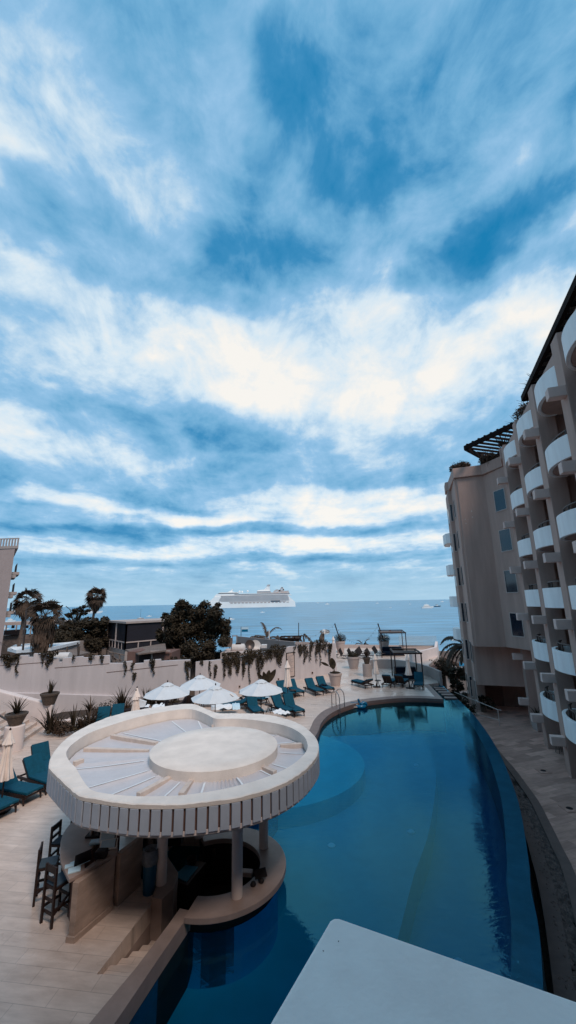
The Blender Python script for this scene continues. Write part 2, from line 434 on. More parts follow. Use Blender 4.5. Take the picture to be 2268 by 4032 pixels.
def offs(pts, d, closed=False):       # offset polyline to its left by d
    out = []; N = len(pts)
    for i in range(N):
        a = pts[(i - 1) % N] if closed else pts[max(i - 1, 0)]; b = pts[(i + 1) % N] if closed else pts[min(i + 1, N - 1)]
        t = (Vector((b[0], b[1])) - Vector((a[0], a[1]))).normalized(); out.append(Vector((pts[i][0] - t.y * d, pts[i][1] + t.x * d)))
    return out


def V2(L): return [Vector((a[0], a[1])) for a in L]


# ================================================================== SETTING
ZW = -.25                                   # pool water level
ZK = -1.85                                  # sunken walkway by the hotel
cop_out = PL([(50, 1165), (75, 1110), (130, 1050), (200, 1010), (300, 975), (400, 950), (500, 935), (650, 920), (800, 912), (1000, 913), (1060, 912)], 2.07, 1200, 2300)
cop_in = PL([(110, 1200), (130, 1140), (180, 1080), (260, 1030), (380, 985), (500, 960), (640, 942), (800, 930), (1000, 932), (1130, 940)], 2.07, 1200, 2300)
corner_in = Vector((10.95, 33.9))
cop_in = V2([(-2.0, 13.62), (-1.45, 14.35), (-.95, 15.1), (-.2, 17.3), (.7, 20.3)]) + V2(cop_in)
cop_in = spline(cop_in[:-1], 4) + [Vector((cop_in[-1].x, cop_in[-1].y)), corner_in]
cop_outp = V2([(-2.25, 13.66), (-1.75, 14.4), (-1.3, 15.2), (-.6, 17.4), (.35, 20.5)]) + V2(cop_out[:-1])
cop_outp = spline(cop_outp, 4) + [Vector((9.95, 29.75)), Vector((10.55, 33.9))]
inf_out = V2(PL([(240, 400), (400, 620), (540, 870), (620, 1060), (720, 1330), (780, 1560), (830, 1850), (880, 2200), (900, 2477)], 3.096, 1800, 2700, ZW))
inf_out = V2([(12.55, 36.2), (12.33, 34.6), (12.08, 33.1), (11.82, 31.3), (11.50, 29.2), (11.2, 27.3)]) + inf_out + V2([(5.1, 10.1), (4.2, 8.5), (3.0, 6.5), (1.4, 4.2), (-.4, 2.0)])
inf_out = spline(inf_out, 4)
inf_in = offs(inf_out, -.52)
par_pool = V2([(-4.35, 4.0), (-3.55, 6.2), (-2.92, 8.1), (-2.62, 9.2), (-2.31, 10.28)])
par_in = V2([(-4.72, 4.0), (-3.95, 6.2), (-3.33, 8.09), (-2.98, 9.0), (-2.68, 10.0), (-2.56, 10.45)])
RC = Vector((-2.0, 11.80)); RO, RI, RB = 1.77, 1.12, 1.55      # ring bar: centre, outer, inner, wall


def arc(c, r, a0, a1, n):
    return [Vector((c.x + r * math.cos(R(a0 + (a1 - a0) * i / n)), c.y + r * math.sin(R(a0 + (a1 - a0) * i / n)))) for i in range(n + 1)]


# pool outline for water: parapet, round the bar wall, coping, far corner, infinity edge
ring_wall = arc(RC, RB, 256, 450, 30)
pool_poly = par_pool[:4] + [Vector((-2.45, 10.3))] + ring_wall[1:] + cop_in[1:] + [Vector((12.0, 36.3))] + inf_out
wat = MB().prism(pool_poly, -2.08, ZW)
struct('pool_water', wat, M_pool)
# basin under it: floor, deeper lane, round shelf
b = MB().prism(par_pool[:4] + [Vector((-2.6, 10.3)), Vector((-3.2, 12)), Vector((-2.4, 13.6))] + [p + Vector((-.1, .1)) for p in cop_in[1:-1]] + [Vector((10.9, 33.9)), Vector((12.0, 36.2))] + [p + Vector((.0, 0)) for p in offs(inf_out, -.2)], -2.3, -2.05)
struct('pool_floor', b, M_tile)
step_l = V2(PL([(828, 330), (820, 400), (790, 640), (720, 850), (650, 1120)], 1.1427, 1000, 2700, -1.2))
step_l = spline([Vector((7.8, 26)), Vector((7.2, 23))] + step_l[1:] + [Vector((1.2, 9.0)), Vector((0, 6.6))], 5)
b = MB().prism(step_l + [Vector((-5.5, 2)), Vector((-5.5, 26))], -2.05, -1.22)
struct('pool_shallow_floor', b, M_tile)
st2 = offs(step_l, .38)
b = MB().prism(arc(Vector((-1.27, 20.61)), 4.54, 0, 356, 70), -1.22, -.60); struct('pool_round_shelf', b, M_tile)
# small underwater lamps
for i, (x, y) in enumerate(cr([(709, 687), (350, 750), (910, 1103), (732, 378)], 1.1427, 1000, 2700)):
    q = P(x, y, -1.4); zf = -1.22 if i in (1, 3) else -2.05 if i == 2 else -1.22
    o = MB().lathe([(.11, 0), (.13, .02), (.09, .05)], 14, (q.x, q.y, zf + .002)).build('underwater_lamp', M_paper)
    tag(o, ['pale round lamp on the pool floor in the middle of the pool', 'small pale lamp on the pool floor nearest the round bar', 'pale lamp in the deep lane near the white ledge', 'pale lamp on the pool floor near the round underwater shelf'][i], 'pool lamp', 'lamps set in the pool floor')
# infinity wall, its outer face and the catch trough
struct('pool_infinity_edge', MB().strip(inf_out, inf_in, -2.9, ZW - .022), M_tiled)
# pool side walls (inside)
sw = MB().strip(cop_in, offs(cop_in, .22), -2.3, -.14); struct('pool_side_wall', sw, M_stuccod)
struct('pool_coping', MB().strip(cop_in[:-1], cop_outp[:len(cop_in) - 1] if len(cop_outp) >= len(cop_in) else cop_outp, -.14, .012) if len(cop_outp) == len(cop_in) else MB().prism(cop_in + cop_outp[::-1], -.14, .012), M_cope)
# near parapet between the stair and the pool
o = thing('pool_parapet', 'x', 'parapet', (-3, 8, 0)); MB().prism(par_pool + [Vector((-2.2, 10.35))] + par_in[::-1], -.24, .07).build('cap', M_counter, o); MB().prism(par_pool + [Vector((-2.2, 10.35))] + par_in[::-1], -2.2, -.242).build('submerged_wall', M_black, o)  # submerged wall made black, with its shade put into the colour
tag(o, 'low thick stone parapet between the stairwell and the near end of the pool', 'parapet')
# deck
pit = V2([(-2.98, 9.0), (-3.69, 8.98), (-3.22, 10.95), (-3.95, 12.3), (-3.6, 13.6), (-2.75, 13.55), (-2.25, 13.66)])
wall_base = V2([(4.35, 40.15), (3.87, 39.73), (.06, 36.58), (-4.44, 32.48), (-6.83, 30.3), (-18.3, 26.2), (-27, 22.4)])
deck_poly = par_in[:4] + pit[1:] + cop_outp + V2([(11.9, 34.4), (12.3, 36), (14.2, 43.5), (17.4, 49.6), (20.2, 57), (9, 60.4), (4.2, 61.5), (4.35, 40.15)]) + wall_base[1:] + V2([(-30, 22), (-30, 1), (-5.0, 1)])
struct('pool_deck', MB().prism(deck_poly, -.35, 0.), M_deck)
# walkway, gravel, kerb, trough
kerbR = V2(PL([(500, 790), (700, 1020), (850, 1220), (1000, 1430), (1130, 1680), (1290, 2000), (1449, 2330)], 3.096, 1800, 2700, ZK))
kerbR = spline([Vector((12.6, 28.5))] + kerbR + [Vector((7.4, 12.0)), Vector((5.4, 8.6)), Vector((3, 5.5))], 3)
kerbL = offs(kerbR, -.33)
struct('walkway', MB().prism(kerbR + V2([(6, 1), (34, 1), (34, 40), (13, 40)]), ZK - .5, ZK), M_walk)
struct('gravel_kerb', MB().strip(kerbR, kerbL, ZK - .6, ZK + .05), M_cope)
gravL = V2([(11.6, 25.6), (11.1, 23.4), (10.89, 22.68), (9.73, 19.44), (9.34, 18.23), (8.80, 16.60), (8.23, 15.23), (7.70, 14.00), (6.6, 11.8), (4.8, 8.6), (2.4, 5.5)])
gravL = spline(gravL, 3)
trL = offs(gravL, -.42)
struct('trough_wall', MB().strip(gravL, trL, -3.0, ZK - .02), M_cope)
struct('trough_floor', MB().prism([(-6, 0), (16, 0), (16, 40), (8, 40)], -3.05, -2.7), M_soil)
struct('gravel_bed_soil', MB().prism(gravL + kerbL[::-1], -2.4, ZK - .10), M_soil)
g = MB(); rnd = random.Random(3)
for i in range(8000):
    t = rnd.random() ** .8; a = gravL[min(int((1 - t) * len(gravL)), len(gravL) - 1)]
    k_ = min(range(len(kerbL)), key=lambda j: (kerbL[j] - a).length); bq = kerbL[k_]
    q = a.lerp(bq, rnd.uniform(.02, .98)) + Vector((rnd.uniform(-.25, .25), rnd.uniform(-.35, .35)))
    r_ = rnd.uniform(.04, .10); h_ = ZK - .10 + rnd.uniform(-.01, .05)
    rt = rnd.uniform(0, 6.28); vs = [(q.x + r_ * math.cos(rt + k * 1.257) * rnd.uniform(.7, 1.2), q.y + r_ * math.sin(rt + k * 1.257) * rnd.uniform(.7, 1.2), h_) for k in range(5)]
    vs.append((q.x, q.y, h_ + r_ * .8)); g.add(vs, [(k, (k + 1) % 5, 5) for k in range(5)])
M_grav = mat('river_gravel', (.21, .15, .13), .8, .6, 6, 0)
tag(g.build('gravel', M_grav), 'brown river gravel lying in the bed between the pool trough and the walkway', 'gravel', kind='stuff')
# drain covers in the walkway
for i, (x, y) in enumerate(cr([(1050, 1040), (1370, 1500)], 3.096, 1800, 2700)):
    q = P(x, y, ZK); t = thing('drain_cover', ['square drain cover in the walkway nearer the chair', 'square drain cover in the walkway nearer the photographer'][i], 'drain cover', q, 0, 'drain covers in the walkway')
    MB().box(-.28, .28, -.28, .28, .004, .02).build('frame', M_walk, t, world=False)
    MB().lathe([(.13, .021), (.12, .03)], 14).build('grate', M_black, t, world=False)
# ground, beach, sea
struct('ground', MB().prism([(-600, -300), (600, -300), (600, 84), (200, 84), (40, 72), (4, 72), (-40, 82), (-600, 84)], -9, lambda x, y: -3.1), M_ground)
struct('beach', MB().prism([(-600, 83), (600, 83), (600, 124), (-600, 124)], lambda x, y: -9.2, lambda x, y: -3.4 if y < 100 else -8.3), M_sand)
sea = MB(); yy = [60, 120, 200, 320, 520, 900, 1600, 3000, 6000, 12000, 24000, 40000]
for i in range(len(yy) - 1):
    w0, w1 = yy[i] * 2 + 400, yy[i + 1] * 2 + 400
    sea.add([(-w0, yy[i], -7.9), (w0, yy[i], -7.9), (w1, yy[i + 1], -7.9), (-w1, yy[i + 1], -7.9)], [(0, 1, 2, 3)])
struct('sea', sea, M_sea)

# ================================================================== LEFT BOUNDARY WALL
def wall_hit(px, py, off=0.0):      # point of the boundary wall face seen at a photo point
    d = ray(px, py); best = None
    for a, b in zip(wall_base, wall_base[1:]):
        n = Vector((-(b - a).y, (b - a).x)).normalized()
        if n.dot(-a) < 0: n = -n
        a2 = a + n * off
        dn = d.x * n.x + d.y * n.y
        if abs(dn) < 1e-6: continue
        t = (a2.dot(n)) / dn; q = Vector((d.x * t, d.y * t)); s_ = (q - a2).dot((b - a)) / (b - a).length_squared
        if -0.02 <= s_ <= 1.02 and t > 0: best = (Vector((q.x, q.y, H + d.z * t)), n)
    return best if best else (Vector((d.x, d.y, H + d.z)) * 30, Vector((0, -1)))


def top_at(px, py): return wall_hit(px, py)[0].z


tw = thing('boundary_wall', 'long white plastered garden wall with a stepped top and trailing vines behind the pool deck', 'wall', (-4.44, 32.48, 0))
back = offs(wall_base, -.30); back[0] = wall_base[0] + Vector((-.25, .2))
if (back[2] - Vector((0, 0))).length < wall_base[2].length: back = offs(wall_base, .30)
right = wall_base[:5]; rb = back[:5]
zr = [2.68, 2.68, top_at(1136, 2547), top_at(920, 2592), top_at(786, 2607)]; print('ZR', zr)
wv = []
for a, b, z in zip(right, rb, zr): wv += [(a.x, a.y, -.3), (b.x, b.y, -.3), (b.x, b.y, z), (a.x, a.y, z)]
wf = []
for i in range(4):
    o_, q_ = i * 4, i * 4 + 4; wf += [(o_, q_, q_ + 1, o_ + 1), (o_ + 1, q_ + 1, q_ + 2, o_ + 2), (o_ + 2, q_ + 2, q_ + 3, o_ + 3), (o_ + 3, q_ + 3, q_, o_)]
wf += [(0, 1, 2, 3), (19, 18, 17, 16)]
MB().add(wv, wf).build('wall', M_wallw, tw)
# pilaster
A, B = wall_base[3], wall_base[4]; pa = B + (A - B).normalized() * .9; nrm = Vector((.67, -.74))
MB().prism([pa + nrm * .03, pa + nrm * .12, B + nrm * .12 + Vector((-.1, -.05)), B], -.3, top_at(783, 2604)).build('pilaster', M_wallw, tw)
# left part: stepped merlons (px of the top line, read off the photograph)
steps = [(750, 2598), (700, 2600), (636, 2604), (635, 2596), (567, 2601), (566, 2611), (540, 2613), (522, 2615), (521, 2603), (485, 2607), (484, 2612), (455, 2612), (433, 2612), (433, 2581), (362, 2584), (361, 2588), (345, 2590), (328, 2590),
         (327, 2585), (247, 2592), (246, 2607), (232, 2607), (231, 2592), (205, 2590), (190, 2590), (189, 2574), (180, 2574), (133, 2574), (132, 2588), (112, 2588), (111, 2580), (78, 2582), (77, 2590), (60, 2590), (20, 2584), (0, 2582), (-80, 2578)]
lw = [(B.x, B.y, B.x - .1, B.y + .28, top_at(752, 2598))]
vs, fs = [], []
for x, y in steps:
    h, n_ = wall_hit(x, y); vs.append((h, n_))
wm = MB(); vv_ = []
for h, n_ in vs:
    vv_ += [(h.x, h.y, -.3), (h.x - n_.x * .3, h.y - n_.y * .3, -.3), (h.x - n_.x * .3, h.y - n_.y * .3, h.z), (h.x, h.y, h.z)]
ff_ = []
for i in range(len(vs) - 1):
    o_, q_ = i * 4, i * 4 + 4; ff_ += [(o_, q_, q_ + 1, o_ + 1), (o_ + 1, q_ + 1, q_ + 2, o_ + 2), (o_ + 2, q_ + 2, q_ + 3, o_ + 3), (o_ + 3, q_ + 3, q_, o_)]
ff_ += [(0, 1, 2, 3), (len(vv_) - 1, len(vv_) - 2, len(vv_) - 3, len(vv_) - 4)]
wm.add(vv_, ff_).build('stepped_wall', M_wallw, tw)
# thicker plinth with a sloping top
pl = MB(); pv = []
for x, y in ((750, 2748), (460, 2742), (230, 2734), (0, 2728), (-90, 2725)):
    h, n_ = wall_hit(x, y, .22); k_ = n_ * .24
    pv += [(h.x, h.y, -.3), (h.x - k_.x, h.y - k_.y, -.3), (h.x - k_.x, h.y - k_.y, h.z + .03), (h.x, h.y, h.z)]
pf = []
for i in range(4):
    o_, q_ = i * 4, i * 4 + 4; pf += [(o_, q_, q_ + 1, o_ + 1), (o_ + 1, q_ + 1, q_ + 2, o_ + 2), (o_ + 2, q_ + 2, q_ + 3, o_ + 3), (o_ + 3, q_ + 3, q_, o_)]
pl.add(pv, pf + [(0, 1, 2, 3), (19, 18, 17, 16)]).build('plinth', M_wallw, tw)
# horizontal joint lines
for (x0, y0, x1, y1) in ((0, 2621, 190, 2607), (215, 2630, 430, 2613), (420, 2648, 700, 2618)):
    a, n_ = wall_hit(x0, y0, .006); b, _ = wall_hit(x1, y1, .006)
    MB().bar(a, b, .02, .035).build('joint', M_cope, tw)
# little square wall lamps and blue signs
for i, (x, y) in enumerate([(710 / 2.07 + 600, 938 / 2.07 + 2250), (1027 / 2.07 + 600, 878 / 2.07 + 2250), (1302 / 2.07 + 600, 826 / 2.07 + 2250), (1261, 2649 - 0)]):
    if i == 3: x, y = 1230, 2649
    a, n_ = wall_hit(x, y, .02)
    t = thing('wall_lamp', ['square recessed wall lamp low on the white wall behind the cream parasols', 'square recessed wall lamp low on the white wall left of the framed board', 'square recessed wall lamp low on the white wall above the right-hand blue loungers', 'square recessed wall lamp nearest the far end of the white wall'][i], 'wall lamp', a, math.atan2(n_.y, n_.x) - R(90) + R(180), 'square lamps low on the white wall')
    MB().box(-.09, .09, -.02, .03, -.09, .09).build('frame', M_pot, t, world=False)
    MB().box(-.06, .06, -.03, -.021, -.06, .06).build('grille', M_black, t, world=False)
for i, (x, y, w_) in enumerate([(968, 2610, .3), (1291, 2563, .3), (813, 2645, .34)]):
    a, n_ = wall_hit(x, y, .03)
    o = MB().box(-w_ / 2, w_ / 2, -.01, .01, -.13, .13).build('wall_sign', mat('blue_grey_sign', (.10, .16, .22), .5, .1, 9, 0) if i < 2 else M_cream)
    o.location = a; o.rotation_euler = (0, 0, math.atan2(n_.y, n_.x) + R(90))
    tag(o, ['small blue sign on the white wall between the vines', 'small blue sign at the far end of the white wall', 'small pale plaque on the wall beside the pilaster'][i], 'sign')
# framed board
a, n_ = wall_hit(1144, 2617, .05)
t = thing('notice_board', 'tall white rules board in a black frame on the garden wall', 'notice board', a, math.atan2(n_.y, n_.x) + R(90))
MB().box(-.42, .42, -.015, .015, -.95, .95).build('panel', M_pot, t, world=False)
f = MB(); f.box(-.47, -.42, -.03, .03, -1, 1); f.box(.42, .47, -.03, .03, -1, 1); f.box(-.42, .42, -.03, .03, .95, 1); f.box(-.42, .42, -.03, .03, -1, -.95)
f.build('frame', M_black, t, world=False)
f = MB()
for k in range(14): f.box(-.3, .3 - (k * 7 % 5) * .07, -.02, -.016, .72 - k * .1, .745 - k * .1)
f.build('printed_lines', mat('faded_print', (.22, .20, .21), .8, .1, 9, 0), t, world=False)

# ================================================================== STAIRS, PLANTER BED, PEDESTALS (left)
t = thing('garden_stair', 'five travertine steps rising left between white sloping walls', 'steps', (-14, 22.5, 0))
sa, sb = Vector((-13.45, 21.3)), Vector((-13.95, 24.4)); dn_ = Vector((-.985, -.17)) * .42
for k in range(6):
    a = sa + dn_ * k; b = sb + dn_ * k
    MB().prism([a, b, b + dn_ * 1.02, a + dn_ * 1.02] if k < 5 else [a, b, b + dn_ * 30, a + dn_ * 30], -.1 if k == 0 else .16 * k + .002, .16 * (k + 1)).build('step' if k < 5 else 'upper_landing', M_deck, t)
t = thing('stair_wall', 'white sloping wall with a rounded end between the steps and the planting bed', 'wall', (-14.2, 24.7, 0))
q0 = Vector((-13.75, 24.55)); q1 = Vector((-17.5, 24.9))
MB().prism([q0, q0 + Vector((-.05, .45)), q1 + Vector((0, .45)), q1], -.1, lambda x, y: 1.12 + max(0, (-14.6 - x)) * .28).build('wall', M_white, t, bevel=.05)
o = MB().lathe([(.42, -.05), (.42, 1.06), (.38, 1.1)], 24, (-13.35, 20.85, 0)).build('white_pedestal', M_white, smooth=True)
tag(o, 'round white pedestal at the foot of the steps carrying a potted plant', 'pedestal')
t = thing('white_balustrade', 'white slatted balustrade with a sloping top left of the pedestal', 'balustrade', (-13.9, 19.6, 0))
q0, q1 = Vector((-13.7, 20.4)), Vector((-16.0, 17.6))
MB().bar((q0.x, q0.y, .92), (q1.x, q1.y, 1.15), .2, .12).build('top_rail', M_white, t)
for k in range(7):
    q = q0.lerp(q1, (k + .4) / 7); MB().box(q.x - .1, q.x + .1, q.y - .1, q.y + .1, .05, .92 + k * .03).build('slat', M_white, t)
MB().bar((q0.x, q0.y, .05), (q1.x, q1.y, .05), .25, .12).build('base', M_white, t)
o = MB().tube([(-14.0, 21.6, 1.0), (-16.6, 22.6, 1.75)], .05, 8).build('handrail', M_metal, smooth=True)
tag(o, 'sloping brown handrail beside the left steps', 'handrail')
bed_edge = V2([(-13.6, 24.75), (-12.55, 25.1), (-11.2, 25.5), (-9.5, 26.0), (-7.4, 27.6), (-6.0, 29.4), (-5.2, 31.2)])
be2 = offs(spline(bed_edge, 3), .28)
struct('bed_kerb', MB().strip(spline(bed_edge, 3), be2, -.02, .20), M_white)
struct('planting_bed', MB().prism(spline(bed_edge, 3) + V2([(-6.9, 30.0), (-14.5, 27.2), (-15.5, 25.5)]), -.02, .12), M_soil)
# ================================================================== HOTEL (right)
B0 = Vector((14.60, 25.15)); UV = Vector((-.325, -.9457)); NV = Vector((-.9457, .325)); PIT = 4.06


def F2(s, o): return B0 + UV * s + NV * o
def F3(s, o, z): q = F2(s, o); return Vector((q.x, q.y, z))


LV = [.35, 3.25, 6.1, 8.97, 11.9, 14.9]
hot = thing('hotel_building', 'tall brown stucco hotel with rows of curved white balconies along the right of the pool', 'building', (14.6, 25.15, ZK))
side = [(-.8, 0), (-2.48, -.35), (-4.32, .78), (-4.35, 2.73)]
far = [(-4.45, 2.73), (-4.46, 2.93), (-8.0, 2.95), (-8.02, 3.28), (-11.0, 3.3), (-11.05, -8), (-.8, -8)]


def blk(name, pts, z0, z1, m=M_stucco, bevel=.0): return MB().prism([F2(*p) for p in pts], z0, z1).build(name, m, hot, bevel=bevel)


blk('upper_block', side + far, 3.2, 15.95, bevel=.04)
blk('roof_band', [(-.8, .12), (-2.5, -.25), (-4.1, .9), (-4.2, 2.95), (-8.0, 3.15), (-8.1, 3.4), (-9.5, 3.4), (-9.5, -8), (-.8, -8)], 15.95, 16.75, bevel=.04)
blk('middle_block', [(-6.03, -8), (-6.03, 2.75), (-6.1, 2.93), (-8.0, 2.95), (-8.02, 3.28), (-11.0, 3.3), (-11.05, -8)], .32, 3.2, M_stucco)
blk('lower_block', [(-7.8, 2.2), (-7.8, 2.78), (-8.02, 3.2), (-11.0, 3.3), (-11.05, -8), (-9.6, -8), (-9.6, 2.2)], ZK - 1.5, .32)
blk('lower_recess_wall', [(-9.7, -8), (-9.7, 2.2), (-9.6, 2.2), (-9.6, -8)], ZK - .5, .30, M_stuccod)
blk('corner_pier', [(-4.06, -.1), (-4.86, -.1), (-4.86, -1.2), (-4.06, -1.2)], ZK - .1, 3.19)
# main slab wall deep inside the bays, then piers, floors, parapets
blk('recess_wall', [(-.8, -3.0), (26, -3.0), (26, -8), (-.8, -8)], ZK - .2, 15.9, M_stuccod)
blk('added_shade_block', [(25, 0), (40, 0), (40, -9), (25, -9)], ZK - .2, 17.5, M_stuccod)  # unseen block added to throw sun shade over the near deck
for i in range(0, 6):
    s1 = PIT * i
    n_ = blk('pier', [(s1 - .8, 0), (s1, 0), (s1, -.75), (s1 - .8, -.75)], ZK - .1, 16.7, bevel=.025)
    blk('party_wall', [(s1 - .55, -.75), (s1 - .2, -.75), (s1 - .2, -3.0), (s1 - .55, -3.0)], ZK - .1, 15.95, M_stucco)
M_rail = mat('brown_rail', (.10, .07, .06), .5, .1, 6, 0)
spout_lv = [z - .86 for z in LV] + []


def bal(i, z, top=False):
    s0 = PIT * i; s_ = []
    for k in range(23):
        t = k / 22; ss = .03 + t * (PIT - .8 - .06); w = max(0., 1 - ((ss - 1.75) / 1.74) ** 2)
        s_.append((ss, -.62 + .92 * math.sqrt(w)))
    s_ = [(s_[0][0], -.75)] + s_ if True else s_
    outer = [F2(s0 + a, o) for a, o in s_]; cen = F2(s0 + 1.6, -1.2)
    inner = [p + (cen - p).normalized() * .16 for p in outer]
    par = MB().strip(outer, inner, z, z + .93).build('balcony_parapet', M_parapet, hot, bevel=.02)
    fl = outer + [F2(s0 + PIT - .82, -3.0), F2(s0 - .18, -3.0)]
    flo = MB().prism([p + (cen - p).normalized() * .05 for p in outer] + [F2(s0 + PIT - .9, -2.98), F2(s0 - .15, -2.98)], z + .02, z + .2).build('balcony_floor', M_stucco, hot)
    if not top:
        rail = [p + (cen - p).normalized() * .30 for p in outer[2:-1]]
        m = MB().tube([(p.x, p.y, z + 1.22) for p in rail], .035, 6)
        for k in (1, 7, 13, 19):
            if k < len(rail): m.tube([(rail[k].x, rail[k].y, z + .2), (rail[k].x, rail[k].y, z + 1.22)], .045, 6)
        m.build('balcony_rail', M_rail, par, smooth=True)


for i in range(0, 5):
    for k, z in enumerate(LV): bal(i, z, k == 5)
# rain spout boxes on the piers
for i in range(0, 6):
    for k, z in enumerate(LV):
        s1 = PIT * i; c = z - .86
        m = MB().prism([F2(s1 - .42, 0.0), F2(s1 - .42, .60), F2(s1 - .02, .60), F2(s1 - .02, 0.0)], c, c + .42).build('rain_spout', mat('spout_plaster', (.72, .52, .45), .9, .08, 2, .3, 30), hot, bevel=.02)
for k, z in enumerate([-.5, 2.4]):
    MB().prism([F2(-4.5, -.1), F2(-4.5, .5), F2(-4.1, .5), F2(-4.1, -.1)], z, z + .42).build('rain_spout', MATS['spout_plaster'], hot, bevel=.02)
# dark sliding doors inside the bays
for i in range(0, 5):
    for k, z in enumerate([ZK] + LV):
        s1 = PIT * i
        MB().prism([F2(s1 + .3, -2.96), F2(s1 + 2.9, -2.96), F2(s1 + 2.9, -2.99), F2(s1 + .3, -2.99)], z + .25, z + 2.4).build('balcony_door', M_glass, hot)
# windows on the diagonal wall
wa, wb = F2(-2.48, -.35), F2(-4.32, .78); wd = (wb - wa).normalized(); wnm = Vector((-wd.y, wd.x))
if wnm.dot(-wa) < 0: wnm = -wnm


def window(base, d, n, z0, z1, w, name='window', bare=False):
    f = MB(); q = base + n * .03
    def bx(m, a, b_, c0, c1, dep, off=0.):
        p0 = q + d * a + n * off; p1 = q + d * b_ + n * off
        m.prism([p0, p1, p1 - n * dep, p0 - n * dep], c0, c1)
    bx(f, -w / 2 - .05, -w / 2, z0, z1, .06); bx(f, w / 2, w / 2 + .05, z0, z1, .06)
    bx(f, -w / 2 - .05, w / 2 + .05, z0 - .05, z0, .06, .02); bx(f, -w / 2 - .05, w / 2 + .05, z1, z1 + .04, .06)
    o = f.build(name, M_frame, hot)
    g_ = MB(); bx(g_, -w / 2, w / 2, z0, z1, .02, -.01); g_.build('pane', M_glass, o)


for (x0, x1, y0, y1) in ((1946, 1992, 1930, 2005), (1970, 2013, 2087, 2163), (1988, 2036, 2249, 2325), (2011, 2060, 2418, 2498)):
    d0 = ray((x0 + x1) / 2, (y0 + y1) / 2); t_ = (wa.dot(wnm)) / (d0.x * wnm.x + d0.y * wnm.y); q = Vector((d0.x * t_, d0.y * t_)); zc_ = H + d0.z * t_
    window(q, wd, wnm, zc_ - .78, zc_ + .72, 1.02)
# narrow windows on the receding faces, one pair per floor
for z in (-.9, 1.9, 4.8, 7.7, 10.6, 13.2):
    q = F2(-6.6, 2.94); window(q, UV, NV, z, z + 1.45, 1.0)
    q = F2(-9.6, 3.29); window(q, UV, NV, z, z + 1.45, 1.0)
    if z > 3: q = F2(-8.0, 3.12) ; window(q, NV, UV, z, z + 1.45, .16)
    if z < 3: window(F2(-8.0, 3.12), NV, UV, z, z + 1.45, .16)
# far white balconies on the silhouette
for z in [3.25, 6.1, 8.97, 11.9]:
    o_ = [F2(-11.0, 3.2), F2(-11.4, 3.65), F2(-12.6, 3.85), F2(-14.0, 3.7), F2(-14.4, 3.2)]
    MB().prism(o_, z - .2, z + .75).build('far_balcony', M_parapet, hot, bevel=.03)
# peeled paint patches on the blank panel
pm = MB()
for (x, y, r_) in ((1857, 2013, .10), (1860, 2036, .07), (1832, 2045, .08), (1844, 2045, .04), (1834, 2061, .06), (1868, 2040, .03)):
    d0 = ray(x, y); pw = F2(-4.33, 1.5); nn = UV; t_ = (pw.dot(nn)) / (d0.x * nn.x + d0.y * nn.y) ; q = Vector((d0.x * t_, d0.y * t_, H + d0.z * t_))
    n5 = 7; tt = NV
    pm.add([(q.x + nn.x * .012 + tt.x * r_ * math.cos(k * .9) * (.6 + .5 * math.sin(k * 7 + x)), q.y + nn.y * .012 + tt.y * r_ * math.cos(k * .9) * (.6 + .5 * math.sin(k * 7 + x)), q.z + r_ * math.sin(k * .9) * (.7 + .4 * math.cos(k * 5 + y))) for k in range(n5)], [tuple(range(n5))])
pm.build('peeled_patch', M_frame, hot)
# roof pergolas: dark timber lattices
M_perg = mat('pergola_timber', (.014, .008, .007), .8, .3, 4, .1, spec=.08)


def pergola(name_label, pts, z, slat_dir, step, posts):
    t = thing('roof_pergola', name_label, 'pergola', (pts[0].x, pts[0].y, z), 0, 'dark timber pergolas on the hotel roof')
    m = MB(); n = len(pts)
    for i in range(n): a, b = pts[i], pts[(i + 1) % n]; m.bar((a.x, a.y, z), (b.x, b.y, z), .18, .32)
    m.build('frame', M_perg, t)
    m = MB(); sd_ = slat_dir.normalized(); pn = Vector((-sd_.y, sd_.x)); lo = min(p.dot(pn) for p in pts); hi = max(p.dot(pn) for p in pts)
    k = lo + step / 2
    while k < hi:
        xs = []
        for i in range(n):
            a, b = pts[i], pts[(i + 1) % n]; da, db = a.dot(pn) - k, b.dot(pn) - k
            if da * db < 0: xs.append(a.lerp(b, da / (da - db)))
        if len(xs) >= 2:
            a, b = xs[0], xs[1]; m.bar((a.x, a.y, z + .2), (b.x, b.y, z + .2), .12, .14)
        k += step
    m.build('slats', M_perg, t)
    for (x, y) in posts: MB().box(x - .12, x + .12, y - .12, y + .12, 16.0, z - .1).build('post', M_wood, t)
    return t


pergola('lattice pergola jutting over the far roof corner of the hotel', [Vector((13.57, 28.4)), Vector((15.5, 23.4)), Vector((19, 24.5)), Vector((16.6, 31.2))], 17.8, Vector((3, 1)), .55, [(15.4, 29.6), (16.0, 24.6)])
a0 = Vector((13.75, 21.0)); a1 = Vector((13.6, 20.56)) + UV * 24 + Vector((0, 0))
pg = pergola('long pergola running above the top balconies at the near roof edge', [a0, a1, a1 - NV * 5, a0 - NV * 5], 17.85, NV, .8, [tuple(F2(5.2 + 4 * k, -1.0)) for k in range(4)])
MB().prism([a0 - NV * .3, a1 - NV * .3, a1 - NV * 5, a0 - NV * 5], 18.25, 18.32).build('roof_sheet', M_tileroof, pg)
MB().prism([a0 - NV * 2.2, a1 - NV * 2.2, a1 - NV * 2.4, a0 - NV * 2.4], 16.0, 17.8).build('back_wall', mat('mauve_wall', (.17, .13, .14), .8, .1, 1, .1), pg)
blk('penthouse_parapet', [(0, -.4), (24, -.4), (24, -.75), (0, -.75)], 15.9, 16.9)

